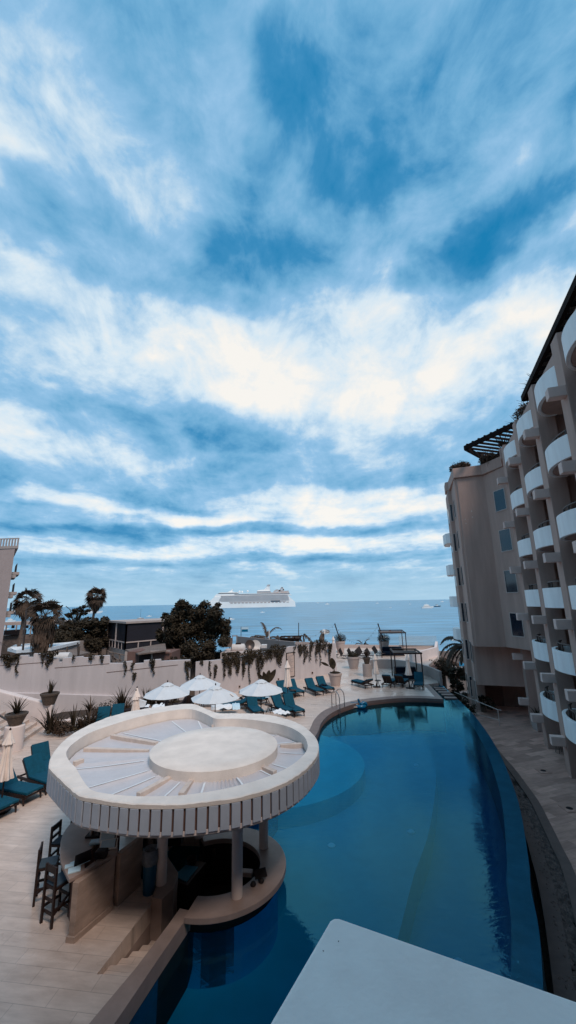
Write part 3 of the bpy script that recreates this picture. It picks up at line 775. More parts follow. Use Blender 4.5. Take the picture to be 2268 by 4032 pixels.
# ================================================================== BAR PAVILION
ROOFZ = 2.75
ro_px = [(108, 430), (110, 400), (118, 378), (140, 345), (190, 295), (270, 245), (380, 200), (500, 170), (640, 150), (755, 140), (830, 165), (878, 182), (960, 183), (1060, 185), (1150, 197), (1240, 225), (1300, 265), (1332, 305), (1338, 355), (1310, 405), (1250, 460), (1160, 510), (1040, 550), (900, 578), (740, 595), (600, 600), (470, 595), (360, 580), (290, 568), (240, 555), (200, 522), (160, 485), (125, 450)]
ri_px = [(187, 375), (205, 408), (228, 430), (262, 488), (300, 532), (370, 550), (500, 562), (620, 562), (740, 555), (900, 530), (1040, 495), (1150, 455), (1230, 410), (1280, 360), (1287, 320), (1262, 280), (1200, 245), (1100, 222), (980, 209), (870, 208), (830, 190), (755, 165), (640, 175), (500, 205), (400, 235), (290, 275), (220, 320), (192, 350)]
ro = spline(PL(ro_px, 1.1592, 100, 2650, ROOFZ), 5, True)
ri = spline(PL(ri_px, 1.1592, 100, 2650, ROOFZ), 5, True)
DC = Vector((-2.19, 12.37)); DR = 1.76


def polar(poly, th, c):
    d = Vector((math.cos(th), math.sin(th))); best = 1e9
    n = len(poly)
    for i in range(n):
        a, b = poly[i] - c, poly[(i + 1) % n] - c; e = b - a; den_ = d.x * e.y - d.y * e.x
        if abs(den_) < 1e-9: continue
        t = (a.x * e.y - a.y * e.x) / den_; u_ = (a.x * d.y - a.y * d.x) / den_
        if t > 0 and -1e-6 <= u_ <= 1 + 1e-6: best = min(best, t)
    return best


NT = 240; ths = [2 * math.pi * i / NT for i in range(NT)]
rO = [polar(ro, t, DC) for t in ths]; rI = [polar(ri, t, DC) for t in ths]


def pt(i, r): t = ths[i % NT]; return Vector((DC.x + r * math.cos(t), DC.y + r * math.sin(t)))


pav = thing('bar_pavilion', 'round white slatted roof on columns over the poolside bar', 'bar pavilion', (-2.19, 12.37, 0))
rim = MB(); vs = []
for i in range(NT):
    o_, n_ = pt(i, rO[i]), pt(i, rI[i]); ins = pt(i, rO[i] - .07)
    jo = random.uniform(-.008, .008)
    vs += [(ins.x, ins.y, 2.20), (ins.x, ins.y, 2.66), (o_.x, o_.y, 2.665), (o_.x, o_.y, ROOFZ - .015 + jo), (pt(i, rO[i] - .03).x, pt(i, rO[i] - .03).y, ROOFZ + jo), (n_.x, n_.y, ROOFZ), (n_.x, n_.y, 2.18)]
fs = []
for i in range(NT):
    a, b = i * 7, ((i + 1) % NT) * 7
    for k in range(7): fs.append((a + k, b + k, b + (k + 1) % 7, a + (k + 1) % 7))
rim.add(vs, fs).build('rim', M_roofw, pav)
# soffit: unseen ceiling added to keep light off the bar below
MB().prism([pt(i, rO[i] - .1) for i in range(0, NT, 2)], 2.12, 2.178).build('soffit', M_beam, pav)
# slats round the skirt
sk = MB(); L = 0; acc = 0; pts_ = [pt(i, rO[i]) for i in range(NT)]
per = [0]
for i in range(NT): per.append(per[-1] + (pts_[(i + 1) % NT] - pts_[i]).length)
TOT = per[-1]; NS = int(TOT / .225)


def along(s):
    s %= TOT
    for i in range(NT):
        if per[i + 1] >= s: t = (s - per[i]) / (per[i + 1] - per[i]); return pts_[i].lerp(pts_[(i + 1) % NT], t)


for k in range(NS):
    s0 = k * TOT / NS; a, b = along(s0), along(s0 + TOT / NS * .80); d = (b - a).normalized(); n = Vector((d.y, -d.x))
    if n.dot(a - DC) < 0: n = -n
    jz = random.uniform(-.006, .006)
    sk.prism([a + n * .005, b + n * .005, b - n * .03, a - n * .03], 2.215 + jz, 2.655)
sk.build('slat_skirt', M_slat, pav, bevel=.004, seg=1)
lo = MB(); vs = []
for i in range(NT):
    p0, p1 = pt(i, rO[i] - .03), pt(i, rO[i] - .10); vs += [(p0.x, p0.y, 2.17), (p0.x, p0.y, 2.25), (p1.x, p1.y, 2.25), (p1.x, p1.y, 2.17)]
fs = []
for i in range(NT):
    a, b = i * 4, ((i + 1) % NT) * 4
    for k in range(4): fs.append((a + k, b + k, b + (k + 1) % 4, a + (k + 1) % 4))
lo.add(vs, fs).build('lower_ring', M_white, pav)
# dark strip behind the slats, painting the shade of the gaps
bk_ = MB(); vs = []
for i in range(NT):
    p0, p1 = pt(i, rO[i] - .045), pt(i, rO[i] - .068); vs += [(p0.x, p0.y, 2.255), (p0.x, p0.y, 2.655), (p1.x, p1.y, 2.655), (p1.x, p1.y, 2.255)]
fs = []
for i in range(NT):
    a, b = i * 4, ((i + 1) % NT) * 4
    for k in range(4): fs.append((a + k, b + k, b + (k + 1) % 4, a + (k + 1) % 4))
bk_.add(vs, fs).build('slat_gap_shade', M_stuccod, pav)
sc_ = thing('bar_screen_wall', 'dark timber storage wall at the back of the bar under the slatted roof', 'screen', (-3.6, 13.9, 0))
MB().prism([(-4.7, 13.65), (-2.95, 14.15), (-2.97, 14.25), (-4.72, 13.75)], 0, 2.1).build('panel', M_wood, sc_)
for k in range(3): a = Vector((-4.6 + k * .55, 13.665 + k * .157)); b = a + Vector((.45, .129)); MB().prism([a, b, b + Vector((.006, -.02)), a + Vector((.006, -.02))], .1, 2.0).build('door', M_band, sc_)
# central disc
MB().lathe([(DR - .02, 2.28), (DR, 2.30), (DR, 2.685), (DR - .02, 2.70), (DR - .5, 2.705), (.01, 2.71)], 96, (DC.x, DC.y, 0)).build('roof_disc', M_roofw, pav, smooth=True)
# membrane pulled over radial ribs
beam_px = [((395, 290), (600, 325)), ((270, 350), (562, 360)), ((515, 560), (682, 470)), ((710, 560), (768, 482)), ((1140, 458), (1068, 428)), ((1285, 328), (1163, 335)), ((855, 203), (858, 246)), ((992, 208), (960, 246)), ((222, 415), (262, 400))]
beams = []
for a, b in beam_px:
    pa, pb = PL([a, b], 1.1592, 100, 2650, 2.47); beams.append((pa, pb))
bth = [math.atan2(((a + b) / 2 - Vector((DC.x, DC.y, 2.47))).y, ((a + b) / 2 - Vector((DC.x, DC.y, 2.47))).x) % (2 * math.pi) for a, b in beams]
rrn = random.Random(5); NRB = 17; ribs = sorted([(k + rrn.uniform(-.22, .22)) * 2 * math.pi / NRB % (2 * math.pi) for k in range(NRB)] + bth)
rw = [rrn.uniform(.5, 1) for _ in ribs]
NR = 14; NTM = 720; mv = []
rIm = [polar(ri, 2 * math.pi * i / NTM, DC) for i in range(NTM)]
for i in range(NTM):
    th = 2 * math.pi * i / NTM
    dmin = min((abs((th - r + math.pi) % (2 * math.pi) - math.pi), w) for r, w in zip(ribs, rw))
    for j in range(NR + 1):
        t = j / NR; r = DR - .01 + (rIm[i] - .02 - DR) * t
        ridge = math.exp(-(dmin[0] / .03) ** 2) * .055 * dmin[1] - .02 * min(1, dmin[0] / .12)
        sag = math.sin(math.pi * t)
        z = 2.47 - .05 * t + ridge * (.35 + .65 * sag) - .04 * sag + .003 * math.sin(th * 83 + 3 * math.sin(th * 17)) * (1 - t) + .0015 * math.sin(th * 131 + t * 9)
        # bunched folds by the front right
        bf = math.exp(-((((th - R(291) + math.pi) % (2 * math.pi)) - math.pi) / .22) ** 2)
        z += bf * .028 * math.sin(th * 120 + 5 * t) * (1 - .5 * t)
        mv.append((DC.x + r * math.cos(th), DC.y + r * math.sin(th), z))
mf = []
for i in range(NTM):
    for j in range(NR): a, b = i * (NR + 1) + j, ((i + 1) % NTM) * (NR + 1) + j; mf.append((a, b, b + 1, a + 1))
MB().add(mv, mf).build('membrane', M_membrane, pav, smooth=True)
for r_, w in zip(ribs, rw):
    if min(abs((r_ - q + math.pi) % (2 * math.pi) - math.pi) for q in bth) < .05: continue
    tp = MB(); i_ = int(round(r_ / (2 * math.pi) * NTM)) % NTM
    for j in range(1, NR - 1):
        a, b = Vector(mv[i_ * (NR + 1) + j]), Vector(mv[i_ * (NR + 1) + j + 1]); s_ = Vector((-(b - a).y, (b - a).x, 0)).normalized() * .022; up_ = Vector((0, 0, .012))
        tp.add([a - s_ + up_, b - s_ + up_, b + s_ + up_, a + s_ + up_], [(0, 1, 2, 3)])
    tp.build('seam_tape', M_towel, pav)
for a, b in beams: MB().bar(a, b, .13, .12).build('roof_beam', M_beam, pav, bevel=.01)
# columns
def column(p, z0): MB().tube([(p.x, p.y, z0), (p.x, p.y, 2.13)], .125, 24).build('column', M_counter if False else M_white, pav, smooth=True)


for (x, y, z0) in ((1095, 645, .15), (1235, 385, .15), (897, 330, .15), (697, 575, .12)):
    q = PL([(x, y)], 1.3173, 100, 3050, z0)[0]; q.y += .08; column(q, z0)
q = PL([(697, 575)], 1.3173, 100, 3050, .12)[0]
MB().tube([(q.x, q.y + .08, 1.35), (q.x, q.y + .08, 1.52)], .135, 24).build('column_band', M_band, pav, smooth=True)
column(Vector((-4.9, 13.6, 0)), 0)

# ------------------------------------------------------------------ ring counter in the pool
rb_ = thing('swim_up_counter', 'curved stone counter ringing the sunken bar at the pool edge', 'bar counter', (-2.0, 11.8, ZW))
MB().strip(arc(RC, RO, 258, 478, 60), arc(RC, RI, 258, 478, 60), .03, .15).build('counter_top', M_counter, rb_, bevel=.012)
MB().strip(arc(RC, RB - .02, 256, 478, 60), arc(RC, RI + .06, 256, 478, 60), -2.0, .03).build('counter_wall', M_black, rb_)  # wall made black: shade below the counter is put into its colour
o = MB().prism([(-4.6, 8.5), (-.2, 8.5), (-.2, 14.2), (-4.6, 14.2)], -1.15, -1.02)
pf = [(-3.75, 8.9)] + [(-2.98, 9.0), (-2.6, 10.3), (-2.4, 10.4)] + [tuple(p) for p in arc(RC, RI + .07, 258, 478, 40)] + [(-3.6, 13.6), (-3.95, 12.3), (-3.22, 10.95)]
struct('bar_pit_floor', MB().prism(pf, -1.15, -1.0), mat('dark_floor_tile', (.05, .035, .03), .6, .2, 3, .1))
# stairs down, side wall and plinth
t = thing('bar_stair', 'narrow stone steps going down to the sunken bar', 'steps', (-3.3, 9.2, -1.0))
e0, e1 = Vector((-3.69, 9.0)), Vector((-2.98, 9.0)); ud = Vector((.26, .966))
for k in range(6):
    a, b = e0 + ud * .36 * k, e1 + ud * .36 * k
    MB().prism([a, b + Vector((.05, 0)), b + Vector((.05, 0)) + ud * .36, a + ud * .36], -1.01, -.135 * (k + 1)).build('step', M_deck, t)
MB().prism([(-3.75, 8.98), (-3.69, 8.98), (-3.17, 11.2), (-3.95, 12.4), (-4.0, 12.3), (-3.26, 11.2)], -1.0, -.002).build('side_wall', M_counter, t)
pr = PL([(650, 665), (715, 600), (768, 575), (770, 500)], 1.3173, 100, 3050, .12)
o = MB().prism([(-3.28, 10.72), (-3.02, 10.66), (-2.86, 11.0), (-2.9, 11.55), (-3.35, 12.2), (-3.75, 12.3), (-3.3, 11.3)], -1.0, .12).build('bar_plinth', M_counter, bevel=.01)
tag(o, 'low stone plinth wall carrying the banded column beside the bar entrance', 'plinth')
# curved counter on the deck
CT = 1.08
co = PL([(262, 228), (215, 275), (187, 330), (180, 400), (185, 455), (205, 500), (228, 545)], 1.3173, 100, 3050, CT)
ci = PL([(345, 245), (328, 300), (330, 365), (352, 395), (400, 412), (478, 400)], 1.3173, 100, 3050, CT)
fr = PL([(228, 545), (262, 530), (478, 402)], 1.3173, 100, 3050, CT)
co = spline(V2(co), 4)
bc = thing('bar_counter', 'curved travertine bar counter with a veined marble end panel under the slatted roof', 'bar counter', (-4.6, 9.9, 0))
backo = V2([(-5.3, 12.6), (-4.6, 13.5)])
ring_o = [backo[1], backo[0]] + co
ring_o = [p for p in ring_o]
e_ = V2([P(*cr([(478, 402)], 1.3173, 100, 3050)[0], CT)])[0]
inner_c = V2([(-4.35, 12.9), (-4.75, 12.3), (-4.9, 11.4), (-4.72, 10.75)])
MB().prism(co + [e_, e_ + Vector((-.12, .32))] + [Vector((-4.55, 10.05)), Vector((-4.75, 10.4)), Vector((-4.75, 11.0)), Vector((-4.5, 11.8)), Vector((-4.1, 12.4)), Vector((-4.6, 13.0))], CT - .07, CT).build('counter_top', M_counter, bc, bevel=.01)
c0 = V2([co[-1]])[0] + Vector((.06, .03))
MB().prism([c0, c0 + Vector((.13, -.02)), e_ + Vector((-.03, -.02)), e_ + Vector((-.16, .22)), c0 + Vector((.02, .3))], 0, CT - .07).build('marble_panel', M_marble, bc, bevel=.008)
MB().prism([c0 + Vector((-.03, -.03)), c0 + Vector((.16, -.06)), e_ + Vector((-.0, -.05)), e_ + Vector((-.1, .2)), c0 + Vector((.02, .3))], 0, .10).build('plinth', M_marble, bc)
body = [p + (Vector((-4.6, 11.6)) - p).normalized() * .28 for p in co[4:]]
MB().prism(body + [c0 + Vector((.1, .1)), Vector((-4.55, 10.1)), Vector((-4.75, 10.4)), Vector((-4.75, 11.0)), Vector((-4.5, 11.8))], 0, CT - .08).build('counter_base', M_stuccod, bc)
i0 = PL([(470, 690), (598, 575)], 1.3173, 100, 3050, 0)
a, b = V2([i0[0] + Vector((.02, .03, 0))])[0], V2([i0[1]])[0]; d_ = (b - a).normalized(); n_ = Vector((-d_.y, d_.x))
MB().prism([a, b, b + n_ * .12, a + n_ * .12], 0, 1.02).build('return_panel', M_marble, bc)
# back cabinets (dark) in the bar
o = thing('back_bar_cabinet', 'dark back bar cabinet in the shade beneath the pavilion roof', 'cabinet', (-3.6, 12.9, 0))
MB().box(-4.0, -3.2, 12.9, 13.6, 0, 1.7).build('body', M_wood, o); MB().box(-3.95, -3.25, 12.88, 12.9, .1, .8).build('door', M_black, o); MB().box(-3.95, -3.25, 12.88, 12.9, .9, 1.6).build('door', M_black, o)
o = thing('upright_fridge', 'tall dark drinks fridge behind the blue bin', 'fridge', (-3.75, 11.6, 0))
MB().box(-3.98, -3.5, 11.55, 11.95, 0, 1.5).build('body', M_black, o, bevel=.02); MB().box(-3.93, -3.55, 11.53, 11.55, .15, 1.4).build('door', M_screen, o)
w1 = PL([(772, 545), (840, 575), (938, 455), (850, 440)], 1.3173, 100, 3050, -.12)
o = thing('work_counter', 'dark under-counter work bench in the bar pit with a blue mat on it', 'work bench', (w1[0].x, w1[0].y, -1))
w2 = V2(w1)
MB().prism(w2, -.18, -.12).build('top', M_wood, o); MB().prism([p + (w2[0].lerp(w2[2], .5) - p) * .06 for p in w2], -1.0, -.18).build('cabinet', M_black, o)
m4 = V2(PL([(770, 525), (835, 558), (896, 480), (832, 470)], 1.3173, 100, 3050, -.11))
o = MB().prism(m4, -.118, -.10).build('blue_mat', mat('teal_mat', (.003, .12, .19), .5, .05, 5, 0)); tag(o, 'flat blue mat lying on the dark bench in the bar pit', 'mat')
# own terrace parapet in the foreground
lg = V2([P(1310, 3605, 5.3), P(1060, 4032, 5.3)])
a, b = lg; c = V2([P(2268, 3940, 5.3)])[0]
d1 = (b - a).normalized(); d2 = (c - a).normalized()
poly = [a + (d1 + d2).normalized() * .012, a + d2 * .03, a + d2 * 3.2, a + d2 * 3.2 + d1 * 1.6, a + d1 * 1.6, a + d1 * .03]
led = MB().prism(poly, 5.0, 5.3).build('parapet_cap', M_ledge, bevel=.012)
tag(led, 'broad pale blue plastered parapet corner jutting into the bottom right foreground', 'parapet')
# unseen hotel wing behind and below the camera, sized to shade the near deck
own = thing('unseen_hotel_wing', 'unseen brown hotel wing of the pale parapet, sized to shade the near deck', 'building', (0, -1, ZK))
MB().prism([(-14, -2.2), (9, -2.2), (9, -9), (-14, -9)], -3, 17).build('wall', M_stucco, own)
MB().prism([(-2.0, .9), (9, .9), (9, -2.2), (-2.0, -2.2)], 4.2, 4.75).build('terrace_slab', M_stucco, own)
MB().prism([(-22, 5.5), (-9.5, 4.5), (-9.5, -2.15), (-22, -2.15)], -3, 16).build('added_shade_wing', M_stuccod, own)  # unseen wing added to block sky light from the near deck
# ================================================================== FURNITURE
def c4(x, y): return (850 + x / 2.898, 2450 + y / 2.898)
def c5(x, y): return (1300 + x / 2.6345, 2450 + y / 2.6345)
def c3(x, y): return (1200 + x / 2.07, 2300 + y / 2.07)
def c6(x, y): return (x / 2.07, 2700 + y / 2.07)
def G(p, z=0.): return P(p[0], p[1], z)


def make_lounger(backang=48, m=M_blue, frame=M_wood, arms=False):
    t = thing('sun_lounger', 'x', 'sun lounger')
    f = MB()
    for s in (-1, 1): f.bar((-1.0, s * .33, .27), (1.0, s * .33, .27), .045, .09)
    for x in (-.98, -.3, .35, .98): f.bar((x, -.33, .27), (x, .33, .27), .05, .05)
    for k in range(9): f.box(-.25 + k * .135, -.16 + k * .135, -.30, .30, .30, .32)
    f.build('frame', frame, t, world=False)
    for x, w_ in ((.86, .075), (-.72, .075)):
        for s in (-1, 1):
            MB().tube([(x, s * .32, .25), (x + (.04 if x > 0 else -.03), s * .32, .12), (x + (.06 if x > 0 else -.04), s * .32, 0)], [.05, .032, .028], 6).build('leg', frame, t, world=False)
    if arms:
        for s in (-1, 1): MB().lathe([(.11, -.03), (.11, .03)], 14, (-.95, 0, 0)).build('wheel', frame, t, world=False)
    px, L = -.28, .76; a = R(180 - backang); dx, dz = math.cos(a), math.sin(a); nx, nz = dz, -dx
    if nz < 0: nx, nz = -nx, -nz
    M_ = Matrix(((dx, 0, nx, px), (0, 1, 0, 0), (dz, 0, nz, .32), (0, 0, 0, 1)))
    MB().box(0, L, -.33, .33, -.05, .0, M_).build('backrest', frame, t, world=False)
    MB().box(.0, L + .03, -.325, .325, .005, .085, M_).build('back_cushion', m, t, world=False, bevel=.025)
    MB().box(-.24, 1.02, -.325, .325, .325, .41).build('seat_cushion', m, t, world=False, bevel=.025)
    MB().bar((-.85, 0, .24), (px + dx * .5, 0, .32 + dz * .5), .03, .03).build('prop', frame, t, world=False)
    return t


lproto = {48: make_lounger(48), 58: make_lounger(58), 25: make_lounger(25)}
used = set()


def put_lounger(cx, cy, ang, label, group, kind=48):
    pr_ = lproto[kind]
    if kind not in used:
        used.add(kind); pr_.location = (cx, cy, 0); pr_.rotation_euler = (0, 0, ang); pr_['label'] = label; pr_['group'] = group; return pr_
    return dup(pr_, (cx, cy, 0), ang, label, group)


def LG(foot, head, label, group, kind=48, Lh=None, z=0.):
    f, h = G(foot), G(head); d = (f - h); d.z = 0; d.normalize(); c = f - d * .88
    return put_lounger(c.x, c.y, math.atan2(d.y, d.x), label, group, kind)


g1 = 'blue cushioned loungers along the white wall'; g2 = 'blue cushioned loungers around the cream parasols'; g3 = 'blue cushioned loungers at the far pool end'; g4 = 'blue cushioned loungers left of the round bar'
LG(c4(1303, 812), c4(1130, 740), 'blue lounger nearest the big cream pot, with a dark towel dropped on its seat', g1)
LG(c4(1180, 838), c4(1005, 765), 'empty blue lounger second from the big cream pot', g1)
LG(c4(955, 850), c4(800, 770), 'blue lounger behind the tall closed parasol by the white wall', g1)
LG(c4(852, 870), c4(690, 800), 'blue lounger half hidden behind the right-hand open parasol', g1)
LG(c4(545, 935), c4(330, 905), 'blue lounger right under the right-hand open parasol beside the small side table', g2, 25)
LG(c4(480, 1085), c4(380, 990), 'blue lounger with only its raised back showing above the pavilion rim under the open parasol', g2, 58)
LG(c4(850, 1072), c4(640, 990), 'blue lounger with a rumpled white towel over its seat', g2)
LG(c4(950, 1078), c4(775, 985), 'blue lounger with a steep back standing nearest the pool ladder', g2, 58)
LG(c4(80, 1000), c4(250, 985), 'dark blue lounger draped with a white towel under the parasol with a tear', g2, 25)
LG(c4(-150, 960), c4(30, 960), 'blue lounger between the two front open parasols, just above the rim', g2, 25)
LG(c5(262, 650), c5(410, 690), 'blue lounger lying nearly flat at the left end of the far pool row', g3, 25)
LG(c5(650, 640), c5(565, 695), 'blue lounger seen from behind, next to the left closed parasol of the far pool row', g3, 48)
LG(c5(775, 640), c5(690, 695), 'blue lounger seen from behind, between the two closed parasols by the cabana', g3, 48)
LG(c5(918, 700), c5(932, 625), 'blue lounger facing the pool at the right end of the far row', g3, 58)
LG(c6(430, 760), c6(330, 700), 'blue lounger tucked against the left side of the slatted roof', g4, 58)
LG(c6(440, 860), c6(160, 760), 'blue lounger second from the slatted roof beside the left closed parasol', g4, 48)
LG(c6(255, 945), c6(30, 900), 'blue lounger in front of the left closed parasol', g4, 48)
LG(c6(40, 1070), c6(-180, 1010), 'blue lounger cut off by the left edge of the picture', g4, 48)
for (x, y, lb) in ((830, 1190, 'blue lounger back left of two showing over the pavilion rim by the planting bed'), (945, 1165, 'blue lounger back right of two showing over the pavilion rim by the planting bed')):
    q = P(x / 2.07, 2250 + (y + 55) / 2.07, 0); put_lounger(q.x + .4, q.y - .95, R(-75), lb, 'blue loungers by the planting bed', 58)


def cloth(name, c, sx, sy, rz, z, m, amp=.03, seed=1, drop=0.):
    rr = random.Random(seed); N = 16; vs = []
    for i in range(N + 1):
        for j in range(N + 1):
            u, v = i / N - .5, j / N - .5; x, y = u * sx, v * sy
            zz = z + amp * (math.sin(u * 17 + seed + v * 4) * .5 + math.sin(v * 13 - u * 9 + seed * 2) * .5 + rr.uniform(-.25, .25))
            if abs(v) * sy > .33: zz -= (abs(v) * sy - .33) * drop
            X = c[0] + x * math.cos(rz) - y * math.sin(rz); Y = c[1] + x * math.sin(rz) + y * math.cos(rz); vs.append((X, Y, zz))
    fs = [(i * (N + 1) + j, (i + 1) * (N + 1) + j, (i + 1) * (N + 1) + j + 1, i * (N + 1) + j + 1) for i in range(N) for j in range(N)]
    return MB().add(vs, fs).build(name, m, smooth=True)


q = G(c4(740, 1030), .43); tag(cloth('towel', (q.x, q.y - .02), 1.0, .72, R(-52), .465, M_towel, .05, 2, .3), 'rumpled white towel spread over the lounger near the pool ladder', 'towel')
q = G(c4(90, 965), .43); tag(cloth('towel', (q.x, q.y), 1.5, .9, R(10), .50, M_towel, .06, 4, .8), 'big white towel draped over the dark lounger under the torn parasol', 'towel')
q = G(c4(230, 965), .43); tag(cloth('towel', (q.x, q.y), .45, 1.0, R(10), .56, M_paper, .02, 6, 1.), 'pale blue towel hanging over the side of the dark lounger', 'towel')
q = G(c4(1230, 715), .45); tag(cloth('towel', (q.x, q.y - .1), .5, .35, R(-40), .47, M_blued, .07, 8), 'dark towel bunched up on the lounger nearest the big cream pot', 'towel')
# white loungers with towels left of the first parasol
t = thing('white_lounger', 'white towel covered lounger just above the pavilion rim beside the tall closed parasols', 'sun lounger', (0, 0, 0))
q = P(575, 2787, .5); t.location = (q.x, q.y, 0)
MB().box(q.x - .5, q.x + .45, q.y - .25, q.y + .45, .3, .45).build('seat', M_towel, t, bevel=.04)
MB().bar((q.x - .5, q.y + .1, .4), (q.x - .35, q.y + .1, .95), .7, .08, (0, 1, 0)).build('backrest', M_towel, t, bevel=.03)
for a, b in ((-.4, -.15), (.4, -.15), (-.4, .35), (.4, .35)): MB().box(q.x + a - .02, q.x + a + .02, q.y + b - .02, q.y + b + .02, 0, .3).build('leg', M_wood, t)
q = P(610, 2778, .75)
tag(cloth('towel', (q.x, q.y), 1.1, .75, R(20), .72, M_towel, .08, 12, .4), 'white towel piled beside the seated person in the shade', 'towel')


# ---- umbrellas
def umbrella_open(m=M_umb, Rr=1.24, ztop=2.56, zr=2.0, N=8, rot=.39):
    t = thing('open_parasol', 'x', 'parasol')
    MB().tube([(0, 0, 0), (0, 0, ztop + .04)], .024, 10).build('pole', M_wood, t, world=False)
    MB().lathe([(.27, 0), (.27, .05), (.06, .07), (.04, .3)], 16).build('base', M_wood, t, world=False)
    c = MB(); vs = [(0, 0, ztop)]; K = 6; SG = N * 4
    for j in range(1, K + 1):
        for i in range(SG):
            th = rot + 2 * math.pi * i / SG; fr_ = (i % 4) / 4.0; ch = math.cos(math.pi / N) / math.cos((fr_ - .5) * 2 * math.pi / N)
            r = Rr * j / K; sc = .035 * math.sin(math.pi * fr_) * j / K
            zz = ztop - (ztop - zr) * (j / K) ** 1.06 - sc
            vs.append((r * ch * math.cos(th), r * ch * math.sin(th), zz))
    fs = [(0, 1 + i, 1 + (i + 1) % SG) for i in range(SG)]
    for j in range(K - 1):
        for i in range(SG): a, b = 1 + j * SG + i, 1 + j * SG + (i + 1) % SG; fs.append((a, a + SG, b + SG, b))
    c.add(vs, fs); o = c.build('canopy', m, t, world=False, smooth=False)
    md = o.modifiers.new('s', 'SOLIDIFY'); md.thickness = .012
    v = MB(); vs = [(0, 0, ztop + .035)]
    for j in (1, 2):
        for i in range(32):
            th = rot + 2 * math.pi * i / 32; r = (.17, .33)[j - 1] * (1 + .06 * math.cos(i * math.pi / 2 + .5) * (j - 1)); vs.append((r * math.cos(th), r * math.sin(th), ztop - (.02, .115)[j - 1] - (.02 * (i % 4 == 0) * (j - 1))))
    fs = [(0, 1 + i, 1 + (i + 1) % 32) for i in range(32)] + [(1 + i, 33 + i, 33 + (i + 1) % 32, 1 + (i + 1) % 32) for i in range(32)]
    o = v.add(vs, fs).build('vent', m, t, world=False); md = o.modifiers.new('s', 'SOLIDIFY'); md.thickness = .01
    MB().lathe([(.02, 0), (.035, .03), (.03, .08), (.005, .11)], 8, (0, 0, ztop + .03)).build('finial', M_wood, t, world=False)
    r = MB()
    for i in range(N): th = rot + 2 * math.pi * i / N; r.bar((.03 * math.cos(th), .03 * math.sin(th), ztop - .03), (Rr * .97 * math.cos(th), Rr * .97 * math.sin(th), zr - .01), .015, .02)
    r.build('ribs', M_wood, t, world=False)
    return t


us = [((660, 2687), 'open white parasol on the left, with someone seated in its shade'), ((788, 2658), 'open white parasol standing farthest back, nearest the wall'),
      ((849, 2699), 'open white parasol with a small tear near its right edge'), ((1027.5, 2675), 'open white parasol on the right above the side table')]
pu = umbrella_open()
for i, ((x, y), lb) in enumerate(us):
    q = P(x, y, 2.58); q.z = 0; gl_ = 'open white parasols over the loungers'; rz = [.2, .05, .35, .1][i]
    if i == 0: pu.location = q; pu.rotation_euler = (0, 0, rz); pu['label'] = lb; pu['group'] = gl_; u = pu
    else: u = dup(pu, q, rz, lb, gl_)
    if i == 2:
        tr_ = MB(); th = -.62; th2 = -.46
        def cp(r, a): z_ = 2.56 - .56 * (r / 1.24) ** 1.06 + .004; return (r * math.cos(a) , r * math.sin(a) , z_)
        o = tr_.add([cp(.78, th), cp(.98, th - .05), cp(1.0, th + .02), cp(.8, th2)], [(0, 1, 2, 3)]).build('tear', M_umbc, u, world=False)


def umbrella_closed(zt=2.45, zb=.95, tiers=1, m=M_umbc):
    t = thing('closed_parasol', 'x', 'parasol')
    MB().tube([(0, 0, 0), (0, 0, zt)], .025, 10).build('pole', M_wood, t, world=False)
    MB().lathe([(.30, 0), (.30, .05), (.06, .07), (.04, .28)], 16).build('base', M_wood, t, world=False)
    hh = zt - zb; N = 48
    def fn(i, j): a = .16 * min(1, i / 3.); return 1 + a * math.cos(j * math.pi * 2 * 8 / N) + .05 * math.sin(j * 1.7 + i * .4)
    MB().lathe([(.035, zt), (.07, zt - .12), (.115, zt - .38), (.13, zt - hh * .5), (.17, zt - hh * .75), (.245, zb + .02), (.23, zb), (.05, zb + .04)][::-1], N, (0, 0, 0), lambda i, j: fn(7 - i, j)).build('canopy', m, t, world=False, smooth=True)
    MB().lathe([(.17, zt - .42), (.185, zt - .40), (.10, zt - .2), (.035, zt + .02)], N, (0, 0, 0), lambda i, j: 1 + (.14 if i < 2 else .05) * math.cos(j * math.pi * 2 * 8 / N + .4)).build('vent', m, t, world=False, smooth=True)
    MB().lathe([(.02, 0), (.035, .03), (.03, .07), (.005, .1)], 8, (0, 0, zt)).build('finial', M_wood, t, world=False)
    MB().lathe([(.15, -.03), (.15, .03)], 16, (0, 0, zt - hh * .55)).build('strap', m, t, world=False) if False else None
    return t


pc = umbrella_closed(); gc = 'closed cream parasols'
cl = [(G(c5(483, 672)), 'closed cream parasol at the left of the far pool row, beside a flat lounger', 1.0), (G(c5(826, 685)), 'closed cream parasol in front of the near cabana at the far pool end', 1.0),
      (Vector((.15, 33.2, 0)), 'closed cream parasol in front of the framed board on the white wall', 1.1), (G(c5(40, 372)), 'small looking closed parasol at the far end of the terrace by the sea', 1.02),
      (P(538, 2702, 2.55), 'closed cream parasol by the planting bed, front one of an overlapping pair', 1.0), (P(526, 2712, 2.2), 'closed cream parasol by the planting bed, rear one of an overlapping pair', .95), (P(41, 2871, 2.5), 'large closed cream parasol at the left edge beside the white pedestal', 1.0)]
q = P(1131, 2598, 2.75); cl[2] = (Vector((q.x, q.y, 0)),) + cl[2][1:]
for i, (q, lb, sc) in enumerate(cl):
    if i == 4: q = P(540, 2706, 2.5)
    if i == 5: q = P(527, 2722, 2.38) ; q = q + Vector((0, .3, 0))
    q = Vector((q.x, q.y, 0))
    if i == 0: pc.location = q; pc['label'] = lb; pc['group'] = gc
    else: dup(pc, q, i * .7, lb, gc, sc)


